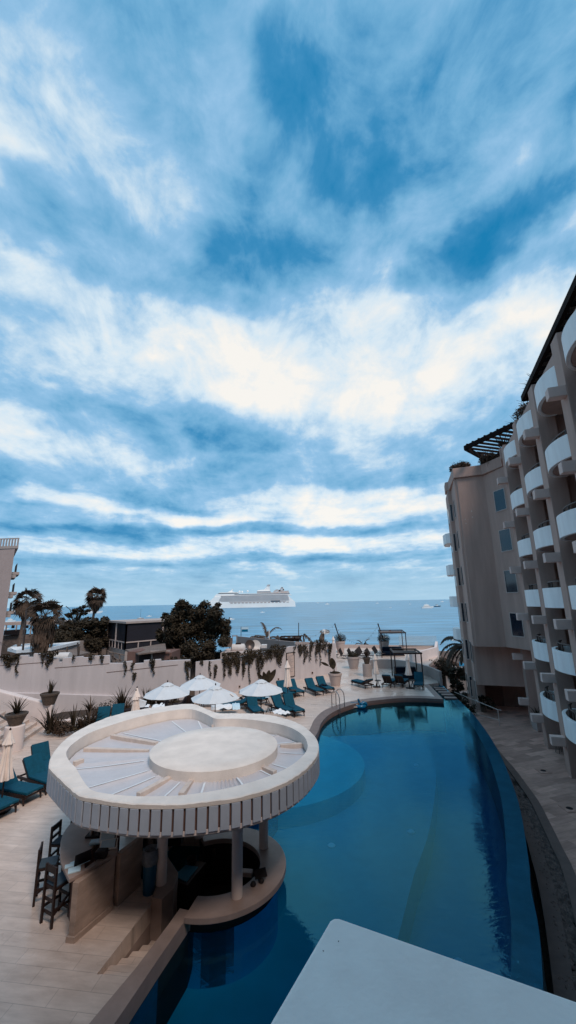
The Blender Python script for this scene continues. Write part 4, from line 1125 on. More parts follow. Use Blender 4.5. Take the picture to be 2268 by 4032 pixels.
# ---- side tables
def side_table(q, top, label, group='small side tables between the loungers'):
    t = thing('side_table', label, 'table', q, 0, group)
    MB().lathe([(.24, .44), (.25, .455), (.25, .47), (.2, .475)], 20).build('table_top', top, t, world=False)
    for k in range(4):
        a = R(45 + 90 * k); MB().tube([(.03 * math.cos(a), .03 * math.sin(a), .44), (.05 * math.cos(a), .05 * math.sin(a), .22), (.21 * math.cos(a), .21 * math.sin(a), 0)], .016, 6).build('leg', M_wood, t, world=False)
    return t


side_table(G(c4(350, 955)), M_pot, 'small round table with a pale top left of the right-hand open parasol')
side_table(G(c4(590, 925)), M_wood, 'dark small table with a white tray under the right-hand open parasol')
side_table(G(c4(880, 855)), M_wood, 'dark small table by the foot of the lounger behind the closed parasol')
side_table(G(c5(498, 668)), M_wood, 'dark small table beside the left closed parasol of the far row')
side_table(G(c5(858, 668)), M_wood, 'dark small table beside the closed parasol in front of the cabana')
side_table(G(c5(70, 375)), M_wood, 'dark small table by the far terrace loungers')
side_table(G(c4(600, 1030)), M_wood, 'low dark table left of the lounger with the rumpled towel')
q = G(c4(588, 858), .49); o = MB().box(-.13, .13, -.09, .09, 0, .03).build('tray', M_paper, bevel=.008); o.location = q + Vector((0, 0, .0)); tag(o, 'small white tray on the dark table under the parasol', 'tray')


# ---- far sling loungers
def sling(label):
    t = thing('sling_lounger', label, 'sun lounger')
    MB().add([(1, -.3, .33), (1, .3, .33), (-.1, .3, .33), (-.1, -.3, .33), (1, -.3, .30), (1, .3, .30), (-.1, .3, .30), (-.1, -.3, .30)], [(0, 1, 2, 3), (7, 6, 5, 4), (0, 4, 5, 1), (1, 5, 6, 2), (2, 6, 7, 3), (3, 7, 4, 0)]).build('seat', M_dsl, t, world=False)
    MB().bar((-.1, 0, .32), (-.62, 0, .98), .6, .03, (0, 1, 0)).build('backrest', M_dsl, t, world=False)
    for s in (-1, 1):
        MB().tube([(1, s * .32, .32), (.7, s * .32, 0), (.2, s * .32, 0), (0, s * .32, .32), (-.4, s * .32, .02), (-.7, s * .32, .02), (-.45, s * .32, .55), (.1, s * .32, .55), (.2, s * .32, .3)], .016, 6).build('side_frame', M_metal, t, world=False)
    return t


M_dsl = mat('brown_sling', (.075, .05, .043), .7, .1, 20, 0)
gf = 'brown sling loungers on the far terrace'
fl = [((130, 372), 'brown sling lounger at the left end of the far terrace row'), ((222, 372), 'brown sling lounger second from the left on the far terrace, behind the cream pot'), ((330, 352), 'brown sling lounger in the middle of the far terrace row'),
      ((415, 372), 'brown sling lounger second from the right on the far terrace'), ((490, 345), 'brown sling lounger at the right end of the far terrace row'), ((318, 372), 'brown sling lounger a little forward of the middle of the far terrace row')]
sp = sling(fl[0][1]); sp['group'] = gf
for i, ((x, y), lb) in enumerate(fl):
    q = G(c5(x, y)); a = R(-62 + i * 3)
    if i == 0: sp.location = q; sp.rotation_euler = (0, 0, a)
    else: dup(sp, q, a, lb, gf)


# ---- cabanas
def cabana(cx, cy, rz, w, d, h, label):
    t = thing('cabana', label, 'cabana', (cx, cy, 0), rz, 'dark framed cabanas with navy sofas')
    for sx in (-1, 1):
        for sy in (-1, 1): MB().box(sx * w / 2 - .045, sx * w / 2 + .045, sy * d / 2 - .045, sy * d / 2 + .045, 0, h).build('post', M_wood, t, world=False)
    f = MB()
    for s in (-1, 1): f.box(-w / 2 - .1, w / 2 + .1, s * d / 2 - .05, s * d / 2 + .05, h, h + .12); f.box(s * w / 2 - .05, s * w / 2 + .05, -d / 2 + .05, d / 2 - .05, h + .002, h + .118)
    f.build('top_frame', M_wood, t, world=False)
    N = 8; vs = [((i / N - .5) * w * .94, (j / N - .5) * d * .94, h - .02 - .14 * math.sin(math.pi * i / N) * math.sin(math.pi * j / N)) for i in range(N + 1) for j in range(N + 1)]
    MB().add(vs, [(i * (N + 1) + j, (i + 1) * (N + 1) + j, (i + 1) * (N + 1) + j + 1, i * (N + 1) + j + 1) for i in range(N) for j in range(N)]).build('canvas', mat('brown_canvas', (.11, .08, .068), .9, .1, 4, .2), t, world=False)
    MB().box(-w * .42, w * .42, -d * .1, d * .42, .08, .40).build('seat', M_blued, t, world=False, bevel=.04)
    for s in (-1, 1): MB().box(min(0, s * w * .42) + .01, max(0, s * w * .42) - .01, d * .25, d * .44, .41, .82).build('back_cushion', M_blued, t, world=False, bevel=.05)
    MB().box(-w * .46, w * .46, -d * .13, d * .46, .02, .08).build('sofa_base', M_wood, t, world=False)
    for s in (-1, 1): MB().box(s * w * .44 - .04, s * w * .44 + .04, -d * .1, d * .4, .08, .58).build('arm', M_wood, t, world=False)


cabana(9.95, 36.4, R(-8), 2.15, 3.0, 2.2, 'dark framed cabana with a navy sofa nearest the pool')
cabana(12.6, 51.6, R(-10), 2.9, 4.6, 2.75, 'dark framed cabana with a navy sofa farther back on the terrace')

# ---- curved terrace wall, ramp walls beyond
cw = spline(V2([(7.6, 41.3), (8.5, 42.0), (10.2, 41.6), (11.4, 39.8), (12.0, 37.3), (12.1, 34.6)]), 6)
o = MB().strip(cw, offs(cw, .22), -.3, .85).build('curved_terrace_wall', M_cream, bevel=.02); tag(o, 'low curved plaster wall behind the near cabana at the far pool end', 'wall')
o = MB().strip(V2([(12.9, 44.6), (17.6, 50.2), (20.1, 56.8)]), V2([(12.65, 44.8), (17.35, 50.4), (19.8, 56.9)]), -2.5, 1.0).build('terrace_side_wall', M_white); tag(o, 'pale plaster parapet along the right side of the far terrace', 'wall')
o = MB().strip(V2([(20.1, 56.8), (9, 60.4), (4.2, 61.6)]), V2([(20.2, 57.05), (9.1, 60.7), (4.2, 61.85)]), -2.5, .42).build('sea_parapet', M_pot); tag(o, 'low cream parapet at the sea end of the far terrace', 'parapet')
t = thing('glass_windbreak', 'clear glass windbreak panel on the right end of the sea parapet', 'glass screen', (18.5, 57.3, .42))
gm = bpy.data.materials.new('clear_glass'); gm.use_nodes = True; bb = gm.node_tree.nodes['Principled BSDF']; bb.inputs['Base Color'].default_value = (.5, .62, .68, 1); bb.inputs['Roughness'].default_value = .1; bb.inputs['Alpha'].default_value = .25
MB().strip(V2([(15.2, 58.3), (20.0, 56.9)]), V2([(15.2, 58.32), (20.0, 56.92)]), .42, 1.75).build('pane', gm, t)
MB().strip(V2([(15.2, 58.27), (20.0, 56.87)]), V2([(15.2, 58.35), (20.0, 56.95)]), .40, .46).build('clamp_rail', M_steel, t)
# stepping stones
ss = PL([(1070, 845), (1085, 860), (1110, 880), (1135, 900), (1160, 925)], 2.07, 1200, 2300, -.18)
for i, q in enumerate(ss):
    q = Vector((11.45 - i * .02, 33.5 - i * .82)) if False else q
    o = MB().box(-.42, .42, -.24, .24, -1.2, .0).build('stepping_stone', M_cope, bevel=.06); o.location = (q.x + .25, q.y, -.16); o.rotation_euler = (0, 0, R(-8))
    tag(o, ['square stepping stone farthest from the camera at the pool corner', 'second stepping stone from the far end at the pool corner', 'middle stepping stone at the pool corner', 'second nearest stepping stone at the pool corner', 'nearest stepping stone at the pool corner, largest in view'][i], 'stepping stone', 'stepping stones crossing the pool corner')
# pool ladder
t = thing('pool_ladder', 'curved steel pool ladder handrails at the far left pool edge', 'pool ladder', G(c3(260, 990)))
l0, l1 = G(c3(222, 1003)), G(c3(256, 992)); ed = Vector((.72, -.69, 0)) * 1.0; w0, w1_ = G(c3(288, 1065), ZW), G(c3(326, 1035), ZW)
for a, b in ((l0, w0), (l1, w1_)):
    pts = []
    for k in range(13):
        th = math.pi * k / 12; c_ = (a + b) / 2; pts.append(Vector((c_.x - (b.x - a.x) / 2 * math.cos(th), c_.y - (b.y - a.y) / 2 * math.cos(th), .62 + .42 * math.sin(th))))
    MB().tube([Vector((a.x, a.y, 0))] + pts + [Vector((b.x, b.y, -1.0))], .028, 8).build('handrail', M_steel, t, smooth=True)
MB().bar((w0.x, w0.y, -.45), (w1_.x, w1_.y, -.45), .06).build('rung', M_steel, t); MB().bar((w0.x, w0.y, -.75), (w1_.x, w1_.y, -.75), .06).build('rung', M_steel, t)
# pool float
q = G(c3(455, 1005), ZW)
t = thing('pool_float', 'blue inflatable animal float with pale tan limbs drifting by the pool ladder', 'pool float', q)
ring = [(q.x + .42 * math.cos(k * .4488), q.y + .34 * math.sin(k * .4488), ZW + .12) for k in range(15)]
MB().tube(ring, .17, 12, cap=False).build('ring', M_float, t, smooth=True)
MB().tube([(q.x, q.y + .2, ZW + .15), (q.x - .08, q.y + .25, ZW + .45), (q.x - .15, q.y + .2, ZW + .68), (q.x - .12, q.y + .1, ZW + .74)], [.16, .12, .11, .06], 12).build('neck', M_float, t, smooth=True)
MB().tube([(q.x + .1, q.y - .05, ZW + .25), (q.x + .3, q.y + .02, ZW + .42), (q.x + .58, q.y + .02, ZW + .34), (q.x + .68, q.y, ZW + .15)], [.15, .17, .14, .06], 10).build('back', M_float, t, smooth=True)
MB().tube([(q.x - .1, q.y + .15, ZW + .3), (q.x - .55, q.y + .28, ZW + .36), (q.x - .95, q.y + .35, ZW + .38)], [.1, .07, .05], 8).build('front_fin', M_float, t, smooth=True)
MB().tube([(q.x - .3, q.y - .1, ZW + .22), (q.x - .65, q.y - .02, ZW + .24), (q.x - .9, q.y + .05, ZW + .2)], [.13, .1, .07], 10).build('limb', M_tan, t, smooth=True)
MB().tube([(q.x - .25, q.y - .3, ZW + .1), (q.x - .65, q.y - .32, ZW + .1), (q.x - 1.05, q.y - .28, ZW + .06)], [.09, .07, .05], 10).build('limb', M_tan, t, smooth=True)
t.scale = (.66, .66, .66)


# ---- bar stools
def stool():
    t = thing('bar_stool', 'x', 'bar stool')
    for sx in (-1, 1):
        for sy in (-1, 1):
            top = 1.10 if sx < 0 else .70; ox = -.03 if sx < 0 else 0
            MB().bar((sx * .185 - .02 * (sx < 0), sy * .18, 0), (sx * .17 + ox, sy * .17, top), .045, .045).build('leg', M_wood, t, world=False)
    f = MB()
    for z in (.22, .45): f.bar((-.18, -.17, z), (-.18, .17, z), .03, .05); f.bar((.17, -.17, z - .05), (.17, .17, z - .05), .03, .05)
    for s in (-1, 1): f.bar((-.18, s * .175, .30), (.17, s * .175, .30), .03, .05)
    f.bar((-.18, -.17, .22), (.17, -.17, .45), .03, .04); f.build('stretcher', M_wood, t, world=False)
    MB().box(-.2, .2, -.2, .2, .66, .71).build('seat', M_wood, t, world=False, bevel=.01)
    MB().box(-.185, .185, -.185, .185, .711, .75).build('seat_pad', mat('slate_pad', (.045, .075, .105), .8, .1, 9, .2), t, world=False, bevel=.015)
    b_ = MB(); b_.bar((-.2, -.17, 1.03), (-.2, .17, 1.03), .03, .13); b_.bar((-.19, -.17, .84), (-.19, .17, .84), .03, .06); b_.build('back_rail', M_wood, t, world=False)
    return t


gs = 'dark wooden bar stools along the curved counter'
sq = stool(); sq.location = (-5.22, 10.32, 0); sq.rotation_euler = (0, 0, R(62)); sq['label'] = 'dark wooden bar stool nearest the camera, back towards the viewer'; sq['group'] = gs
dup(sq, (-5.82, 10.95, 0), R(22), 'dark wooden bar stool farthest left, seen from its side', gs)
dup(sq, (-6.0, 11.85, 0), R(-5), 'dark wooden bar stool tucked in farther along the counter', gs)
dup(sq, (-5.85, 12.55, 0), R(-15), 'dark wooden bar stool farthest from the camera, mostly under the slatted roof', gs)
# things on the counter
def onct(x, y, z=CT): return P(100 + x / 4.025, 3180 + y / 4.025, z)
q = onct(900, 900); t = thing('laptop', 'open dark laptop on the curved bar counter', 'laptop', q)
dx = (onct(1000, 870) - onct(800, 960)).normalized(); nn_ = Vector((-dx.y, dx.x, 0))
MB().add([q - dx * .17, q + dx * .17, q + dx * .17 + nn_ * .24, q - dx * .17 + nn_ * .24] + [p + Vector((0, 0, .015)) for p in (q - dx * .17, q + dx * .17, q + dx * .17 + nn_ * .24, q - dx * .17 + nn_ * .24)], [(0, 1, 2, 3), (4, 5, 6, 7), (0, 1, 5, 4), (1, 2, 6, 5), (2, 3, 7, 6), (3, 0, 4, 7)]).build('keyboard', M_paper, t)
MB().add([q - dx * .17 + Vector((0, 0, .018)), q + dx * .17 + Vector((0, 0, .018)), q + dx * .17 - nn_ * .03 + Vector((0, 0, .24)), q - dx * .17 - nn_ * .03 + Vector((0, 0, .24))] + [p + nn_ * .012 for p in (q - dx * .17 + Vector((0, 0, .018)), q + dx * .17 + Vector((0, 0, .018)), q + dx * .17 - nn_ * .03 + Vector((0, 0, .24)), q - dx * .17 - nn_ * .03 + Vector((0, 0, .24)))], [(0, 1, 2, 3), (4, 5, 6, 7), (0, 1, 5, 4), (1, 2, 6, 5), (2, 3, 7, 6), (3, 0, 4, 7)]).build('screen', M_screen, t)
q = onct(1190, 790); t = thing('card_printer', 'black receipt printer beside the laptop on the bar counter', 'printer', q)
MB().box(q.x - .11, q.x + .13, q.y - .08, q.y + .12, CT, CT + .14).build('body', M_black, t, bevel=.03); MB().box(q.x - .06, q.x + .0, q.y - .10, q.y - .081, CT + .03, CT + .1).build('keypad', M_screen, t)
MB().tube([q + Vector((-.05, -.1, .04)), q + Vector((-.04, -.16, -.02)), q + Vector((-.05, -.17, -.2)), q + Vector((.0, -.17, -.2)), q + Vector((.01, -.15, -.02))], .007, 6).build('cable', M_black, t)
for i, (x, y, w_, l_, lb) in enumerate([(705, 935, .10, .06, 'small pale blue pad on the counter edge left of the laptop'), (775, 1000, .12, .09, 'pale blue notepad at the near corner of the bar counter')]):
    q = onct(x, y); o = MB().box(-w_, w_, -l_, l_, 0, .03).build('notepad', M_paper, bevel=.008); o.location = q; o.rotation_euler = (0, 0, R(25)); tag(o, lb, 'notepad')
def tilted(name, x, y, w_, l_, rz, tilt, zz, lb, cat):
    q = onct(x, y, CT + zz); t = thing(name, lb, cat, q); M_ = Matrix.Translation(q) @ Matrix.Rotation(rz, 4, 'Z') @ Matrix.Rotation(tilt, 4, 'X')
    MB().box(-w_, w_, -l_, l_, 0, .02, M_).build('frame', M_hull, t); MB().box(-w_ * .85, w_ * .75, -l_ * .8, l_ * .85, .021, .026, M_).build('page', M_paper, t); MB().box(w_ * .76, w_ * .86, -l_ * .8, l_ * .85, .021, .03, M_).build('strip', M_black, t)
tilted('menu_board', 1320, 430, .19, .16, R(18), R(35), .16, 'upper tilted menu board with a pale blue page on the bar', 'menu board')
tilted('menu_board', 1320, 590, .19, .12, R(15), R(25), .05, 'lower tilted menu board partly behind the card printer', 'menu board')
q = onct(1130, 560, CT + .02); o = MB().box(-.15, .15, -.09, .09, 0, .05).build('white_tray', M_paper, bevel=.02); o.location = q; o.rotation_euler = (0, 0, R(12)); tag(o, 'pale plastic tray of cups left of the menu boards', 'tray')
rr = random.Random(4); t = thing('bottle_rack', 'jumble of bottles and utensils in a dark rack on the bar', 'bottle rack', onct(1120, 440))
q = onct(1120, 430)
for k in range(9):
    x, y = q.x + rr.uniform(-.13, .16), q.y + rr.uniform(-.1, .22); hh = rr.uniform(.14, .26)
    MB().lathe([(.032, 0), (.035, hh * .6), (.014, hh * .75), (.013, hh)], 10, (x, y, CT)).build('bottle', [M_black, M_pot, M_wood, M_film][k % 4], t, smooth=True)
MB().box(q.x - .2, q.x + .22, q.y - .16, q.y + .28, CT, CT + .04).build('tray', M_black, t)
# blue bin with liner
q = PL([(640, 612)], 1.3173, 100, 3050, 0)[0]
t = thing('waste_bin', 'tall blue waste bin with a loose plastic liner beside the banded column', 'bin', q)
MB().lathe([(.135, 0), (.15, .3), (.17, .78), (.175, .8), (.15, .79)], 20, q).build('body', M_bin, t, smooth=True)
MB().lathe([(.178, .60), (.19, .72), (.185, .86), (.17, .90), (.12, .84)], 24, q, lambda i, j: 1 + .06 * math.sin(j * 2.3 + i * 1.7)).build('liner', M_film, t, smooth=True)
# things on the ring counter
def onring(x, y, z=.15): return P(600 + x / 2.6345, 3250 + y / 2.6345, z)
q = onring(1120, 560); t = thing('tablet_stand', 'black tablet on a tilted stand on the ring counter', 'tablet', q)
M_ = Matrix.Translation(q + Vector((0, 0, .12))) @ Matrix.Rotation(R(20), 4, 'Z') @ Matrix.Rotation(R(30), 4, 'X'); MB().box(-.15, .15, -.1, .1, 0, .015, M_).build('tablet', M_black, t, bevel=.005)
MB().box(q.x - .05, q.x + .05, q.y - .05, q.y + .05, .15, .26).build('stand', M_screen, t)
for k, (x, y) in enumerate(((1045, 625), (1130, 590))):
    q = onring(x, y); o = MB().lathe([(.06, 0), (.07, .03), (.05, .07), (.02, .09)], 14).build('ashtray', M_black, smooth=True); o.location = q; tag(o, ['round black ashtray left of the tablet on the ring counter', 'round black ashtray right under the tablet on the ring counter'][k], 'ashtray')
q = onring(960, 515, -.1); o = MB().box(-.2, .2, -.09, .09, 0, .1).build('carton', M_pot, bevel=.02); o.location = q; o.rotation_euler = (0, 0, R(-8)); tag(o, 'pale open carton behind the front column in the sunken bar', 'box')
q = onring(410, 385, -.11); o = MB().lathe([(.10, 0), (.13, .03), (.14, .1), (.12, .04)], 18).build('bowl', M_wood, smooth=True); o.location = q; tag(o, 'dark round bowl on the back of the bar bench', 'bowl')
# wiring and socket boxes on the pit wall
t = thing('socket_box', 'cream socket box with a hanging black cable on the inner wall of the sunken bar', 'socket', (RC.x - .3, RC.y + 1.05, -.3))
a_ = R(103); w_ = Vector((RC.x + (RI + .04) * math.cos(a_), RC.y + (RI + .04) * math.sin(a_), -.15))
MB().box(w_.x - .05, w_.x + .05, w_.y - .06, w_.y, -.25, -.08).build('box', M_metal, t)
MB().tube([w_ + Vector((0, -.07, 0)), w_ + Vector((-.02, -.1, -.3)), w_ + Vector((-.15, -.2, -.6)), w_ + Vector((-.35, -.2, -.62))], .012, 6).build('cable', M_black, t)
# ground-floor pot and wire chair by the hotel
def plant_pot(q, r0, r1, h, m, label, cat='planter', square=False):
    t = thing('planter', label, cat, q)
    if square: MB().add([(-r0, -r0, 0), (r0, -r0, 0), (r0, r0, 0), (-r0, r0, 0), (-r1, -r1, h), (r1, -r1, h), (r1, r1, h), (-r1, r1, h)], [(3, 2, 1, 0), (4, 5, 6, 7), (0, 1, 5, 4), (1, 2, 6, 5), (2, 3, 7, 6), (3, 0, 4, 7)]).build('pot', m, t, world=False, bevel=.02)
    else: MB().lathe([(r0, 0), (r0 * 1.02, .03), (r1, h * .82), (r1 * 1.08, h * .84), (r1 * 1.1, h), (r1 * .92, h), (r1 * .9, h * .9)], 24).build('pot', m, t, world=False, smooth=True)
    MB().lathe([(r1 * .88, h * .88), (r1 * .5, h * .96), (.01, h * .98)], 16).build('soil', M_soil, t, world=False)
    return t


def blade_leaves(mb, c, n, L, w, spread, rr, droop=.3, up=1.0, base=.05):
    for k in range(n):
        a = rr.uniform(0, 6.283); el = rr.uniform(0, spread); l = L * rr.uniform(.6, 1); ww = w * rr.uniform(.7, 1.2)
        dh = Vector((math.cos(a), math.sin(a), 0)); s_ = Vector((-math.sin(a), math.cos(a), 0)); c_ = Vector(c) + dh * rr.uniform(0, base)
        prev = None; ps = []
        for j in range(5):
            u = j / 4; ang = el + droop * u * u; 
            p = c_ + dh * (l * u * math.sin(ang)) + Vector((0, 0, l * u * math.cos(ang) * up)); wd_ = ww * (1 - u) ** .6 if j else ww * .7
            ps.append((p - s_ * wd_ / 2, p + s_ * wd_ / 2))
        vs = [v for pr in ps for v in pr]; mb.add(vs, [(2 * j, 2 * j + 1, 2 * j + 3, 2 * j + 2) for j in range(4)])
    return mb


def leafball(mb, c, r, n, ls, rr, flat=1.0, shell=.45):
    for k in range(n):
        d = Vector((rr.gauss(0, 1), rr.gauss(0, 1), rr.gauss(0, 1))).normalized(); rad = r * (shell + (1 - shell) * rr.random() ** .5)
        p = Vector(c) + Vector((d.x * rad, d.y * rad, d.z * rad * flat)); a = Vector((rr.gauss(0, 1), rr.gauss(0, 1), rr.gauss(0, .6))).normalized(); b = a.cross(d + Vector((.01, .02, .03))).normalized()
        l = ls * rr.uniform(.6, 1.3); mb.add([p - a * l * .5, p + b * l * .28, p + a * l * .5, p - b * l * .28], [(0, 1, 2, 3)])
    return mb


rr = random.Random(11)
q = P(2138, 2870, ZK); q = Vector((14.95, 25.6, ZK))
t = plant_pot(P(2125, 2876, ZK), .26, .34, .75, M_pot, 'tapered square cream pot with a dark plant against the hotel pier', square=True)
blade_leaves(MB(), (0, 0, .7), 26, .85, .07, .5, rr).build('foliage', M_leaf, t, world=False)
q = P(2208, 2965, ZK); t = thing('wire_chair', 'thin wire chair beside the hotel pier on the walkway', 'chair', q)
m = MB()
for k in range(9): a = R(-60 + k * 15 + 60); m.tube([(.22 * math.cos(a), .22 * math.sin(a), .42), (.33 * math.cos(a), .33 * math.sin(a), .85)], .008, 5)
m.tube([(.33 * math.cos(R(k * 15)), .33 * math.sin(R(k * 15)), .85) for k in range(9)], .012, 6); m.build('backrest', M_metal, t, world=False)
MB().lathe([(.23, .40), (.24, .42), (.1, .43)], 16).build('seat', M_metal, t, world=False)
for k in range(4): a = R(45 + 90 * k); MB().tube([(.15 * math.cos(a), .15 * math.sin(a), .41), (.24 * math.cos(a), .24 * math.sin(a), 0)], .012, 6).build('leg', M_metal, t, world=False)
# ramp rail at the far end of the walkway
t = thing('ramp_handrail', 'thin metal handrail beside the ramp at the far end of the walkway', 'handrail', P(1956, 2840, ZK))
a, b, c = P(1868, 2800, -.9), P(1950, 2788, -.9), P(1957, 2838, ZK)
a = F3(-6.5, 4.2, -.95); b = F3(-4.6, 1.9, -.95)
MB().tube([F3(-8.5, 4.4, -.75), F3(-4.0, 1.9, -.85), F3(-3.9, 1.7, -.85)], .025, 6).build('top_rail', M_frame, t)
MB().tube([F3(-6.5, 4.4, -1.55), F3(-4.0, 1.9, -1.5)], .02, 6).build('lower_rail', M_frame, t)
MB().tube([F3(-4.0, 1.9, -.85), F3(-4.0, 1.9, ZK)], .025, 6).build('post', M_frame, t)
MB().tube([F3(-6.2, 3.1, -.8), F3(-6.2, 3.1, ZK)], .025, 6).build('post', M_frame, t)
# ================================================================== PLANTERS AND PLANTS
# big tapered pots
def bush_pot(q, r0, r1, h, label, R_, n=900, m=M_leaf, flat=.7, lift=.1):
    t = plant_pot(q, r0, r1, h, M_pot, label)
    leafball(MB(), (0, 0, h + lift), R_, n, .12, rr, flat, .2).build('foliage', m, t, world=False); return t


t = plant_pot(G(c5(56, 655)), .36, .52, .95, M_pot, 'big cream pot with a single paddle shaped leaf plant by the blue loungers')
m = leafball(MB(), (0, 0, .95), .42, 300, .13, rr, .25, .2)
def paddle(m, p0, p1, w, n=10):
    p0, p1 = Vector(p0), Vector(p1); d = p1 - p0; s_ = d.cross(Vector((.2, 1, .1))).normalized(); vs = []
    for k in range(n + 1): u = k / n; ww = w * math.sin(math.pi * min(1, u * .92 + .06)) ** .7; c_ = p0 + d * u + Vector((0, .05 * math.sin(u * 3), 0)); vs += [c_ - s_ * ww / 2, c_ + Vector((0, .02, 0)), c_ + s_ * ww / 2]
    m.add(vs, [(3 * k, 3 * k + 3, 3 * k + 4, 3 * k + 1) for k in range(n)] + [(3 * k + 1, 3 * k + 4, 3 * k + 5, 3 * k + 2) for k in range(n)])
m.build('ground_leaves', M_leaf, t, world=False)
m = MB(); paddle(m, (-.12, 0, 1.25), (-.22, 0, 2.1), .55); paddle(m, (-.5, 0, 1.5), (-1.1, 0, 1.78), .22)
m.tube([(0, 0, .9), (-.05, 0, 1.2), (-.15, 0, 1.4)], .03, 6); m.tube([(0, 0, .9), (-.2, 0, 1.3), (-.6, 0, 1.55)], .02, 6); m.build('leaves', M_leaf, t, world=False)
bush_pot(G(c5(245, 480)), .42, .62, 1.15, 'cream pot with a dark bush standing in front of the far terrace loungers', .62, 1300)
q = G(c5(388, 560)); o = MB().lathe([(.40, 0), (.40, 1.05)], 24).build('round_pedestal', M_cream, smooth=True); o.location = q; tag(o, 'round plaster pedestal under the brown pot by the left closed parasol', 'pedestal')
t = plant_pot(q + Vector((0, 0, 1.05)), .20, .33, .55, M_potd, 'round brown pot of spiky leaves on the plaster pedestal at the far pool end')
blade_leaves(MB(), (0, 0, .5), 40, .95, .09, .5, rr).build('foliage', M_leaf2, t, world=False)
for i, (x, y, lb) in enumerate([(95, 300, 'tall cream planter with a round bush at the foot of the left light pole'), (538, 305, 'tall cream planter with a round bush at the foot of the right light pole')]):
    q = G(c5(x, y)); q.y -= 1.5
    q = P(*c5(x, y)) if False else q
    bush_pot(q, .42, .62, 1.45, lb, .85, 1300, M_leaf, .75, .35)
    t = thing('light_pole', ['thin dark leaning pole carrying string lights, left one on the far terrace', 'thin dark leaning pole carrying string lights, right one on the far terrace'][i], 'pole', q, 0, 'dark poles holding string lights')
    hp_ = D((1323, 1492)[i], 2458, q.y).z; MB().tube([(0, 0, 1.5), (-.6, 0, hp_)], .07, 8).build('shaft', M_wood, t, world=False)
    MB().lathe([(.1, 0), (.1, .1), (.02, .14)], 8, (-.6, 0, hp_ - .02)).build('cap', M_wood, t, world=False)
    if i == 0: pA = q + Vector((-.6, 0, hp_ - .1))
    else: pB = q + Vector((-.6, 0, hp_ - .1))
def string(a, b, sag, label, nb):
    t = thing('string_lights', label, 'string lights', a, 0, 'string lights over the far terrace'); pts = []
    for k in range(25): u = k / 24; p = a.lerp(b, u); p.z -= sag * 4 * u * (1 - u); pts.append(p)
    MB().tube(pts, .006, 4).build('wire', M_metal, t); m = MB()
    for k in range(nb): u = (k + .5) / nb; p = a.lerp(b, u); p.z -= sag * 4 * u * (1 - u); m.lathe([(.01, 0), (.03, -.08), (.03, -.14), (.01, -.17)][::-1], 6, p)
    m.build('bulbs', M_film, t)
string(pA, pB, 2.2, 'string lights sagging between the two leaning poles', 20)
string(pA, pA + Vector((-9, -1, -2.4)), .6, 'string lights running left from the left leaning pole', 12)
# palm-like dark fans behind the open parasols (by the wall)
t = thing('fan_plant', 'dark plant with a fan of broad leaves behind the right-hand open parasol', 'plant', (0, 0, 0))
q = P(1052, 2735, 0); q = Vector((q.x - .1, q.y + 1.2, 0)); t.location = q
zt_ = D(1052, 2650, q.y).z
m = MB(); paddle(m, (-.08, 0, zt_ - .75), (-.75, 0, zt_ + .05), .30); paddle(m, (0, 0, zt_ - .8), (-.25, 0, zt_ + .1), .4); paddle(m, (.05, 0, zt_ - .75), (.2, 0, zt_ + .2), .45); paddle(m, (.1, 0, zt_ - .7), (.7, 0, zt_ + .25), .42)
m.build('leaves', M_leaf, t, world=False); MB().tube([(0, 0, 0), (0, 0, zt_ - .6)], .05, 8).build('stem', M_trunk, t, world=False)
# agaves and spiky plants in the bed: px of base, height
bed = [(195, 2885, 1.5, 60, .5, 'large spiky plant just right of the cream stair wall', M_leaf), (225, 2888, 1.0, 40, .6, 'low spiky tuft at the front of the planting bed', M_leaf2), (288, 2878, 1.55, 34, .75, 'wide open agave with long bare blades in the planting bed', M_leaf),
       (318, 2872, .9, 26, .4, 'short upright spiky plant between two agaves', M_leaf2), (350, 2860, 1.25, 44, .8, 'round agave above the white ring planter', M_leaf2), (480, 2800, 1.7, 50, .6, 'tall agave left of the overlapping closed parasols', M_leaf), (500, 2808, 1.0, 30, .4, 'small spiky plant at the foot of the tall agave', M_leaf2),
       (575, 2790, 1.5, 40, .5, 'dark agave just right of the overlapping closed parasols', M_leaf), (600, 2780, 1.1, 36, .5, 'row plant of upright blades under the left open parasol', M_leaf2), (630, 2778, 1.1, 36, .5, 'row plant of upright blades behind the seated person', M_leaf2),
       (690, 2765, 1.5, 20, .35, 'thin spiky plant showing between the two left parasols', M_leaf)]
for (x, y, L_, n, spr, lb, m_) in bed:
    q = P(x, y, .12); t = thing('spiky_plant', lb, 'plant', q)
    blade_leaves(MB(), (0, 0, 0), n, L_, .10, spr + .25, rr, .25, 1.0, .15).build('leaves', m_, t, world=False)
    leafball(MB(), (0, 0, .08), .3, 50, .15, rr, .4).build('base_leaves', m_, t, world=False)
for i, (x, y, r_, lb) in enumerate([(395, 2842, .6, 'dry brown flowering shrub in the middle of the planting bed'), (425, 2828, .65, 'leafy brown shrub left of the tall agave'), (250, 2890, .4, 'low dark ground shrub along the bed kerb'), (655, 2780, .6, 'dark shrub in the shade of the left open parasol')]):
    q = P(x, y, .12); o = leafball(MB(), (0, 0, r_ * .7), r_, 420, .13, rr, .9, .1).build('shrub', M_leaf2); o.location = q; tag(o, lb, 'shrub')
# white rocks at the bed edge
m = MB()
for k in range(90):
    u = rr.random(); be = spline(bed_edge, 3); q = be[int(u * (len(be) - 1))]; q = Vector((q.x + rr.uniform(-.1, .5) - .3, q.y + rr.uniform(.1, .5) + .15)); s_ = rr.uniform(.04, .1)
    m.lathe([(s_ * .6, 0), (s_, s_ * .4), (s_ * .5, s_ * .9)], 6, (q.x, q.y, .12))
tag(m.build('bed_pebbles', M_pot), 'pale pebbles scattered along the edge of the planting bed', 'pebbles', kind='stuff')
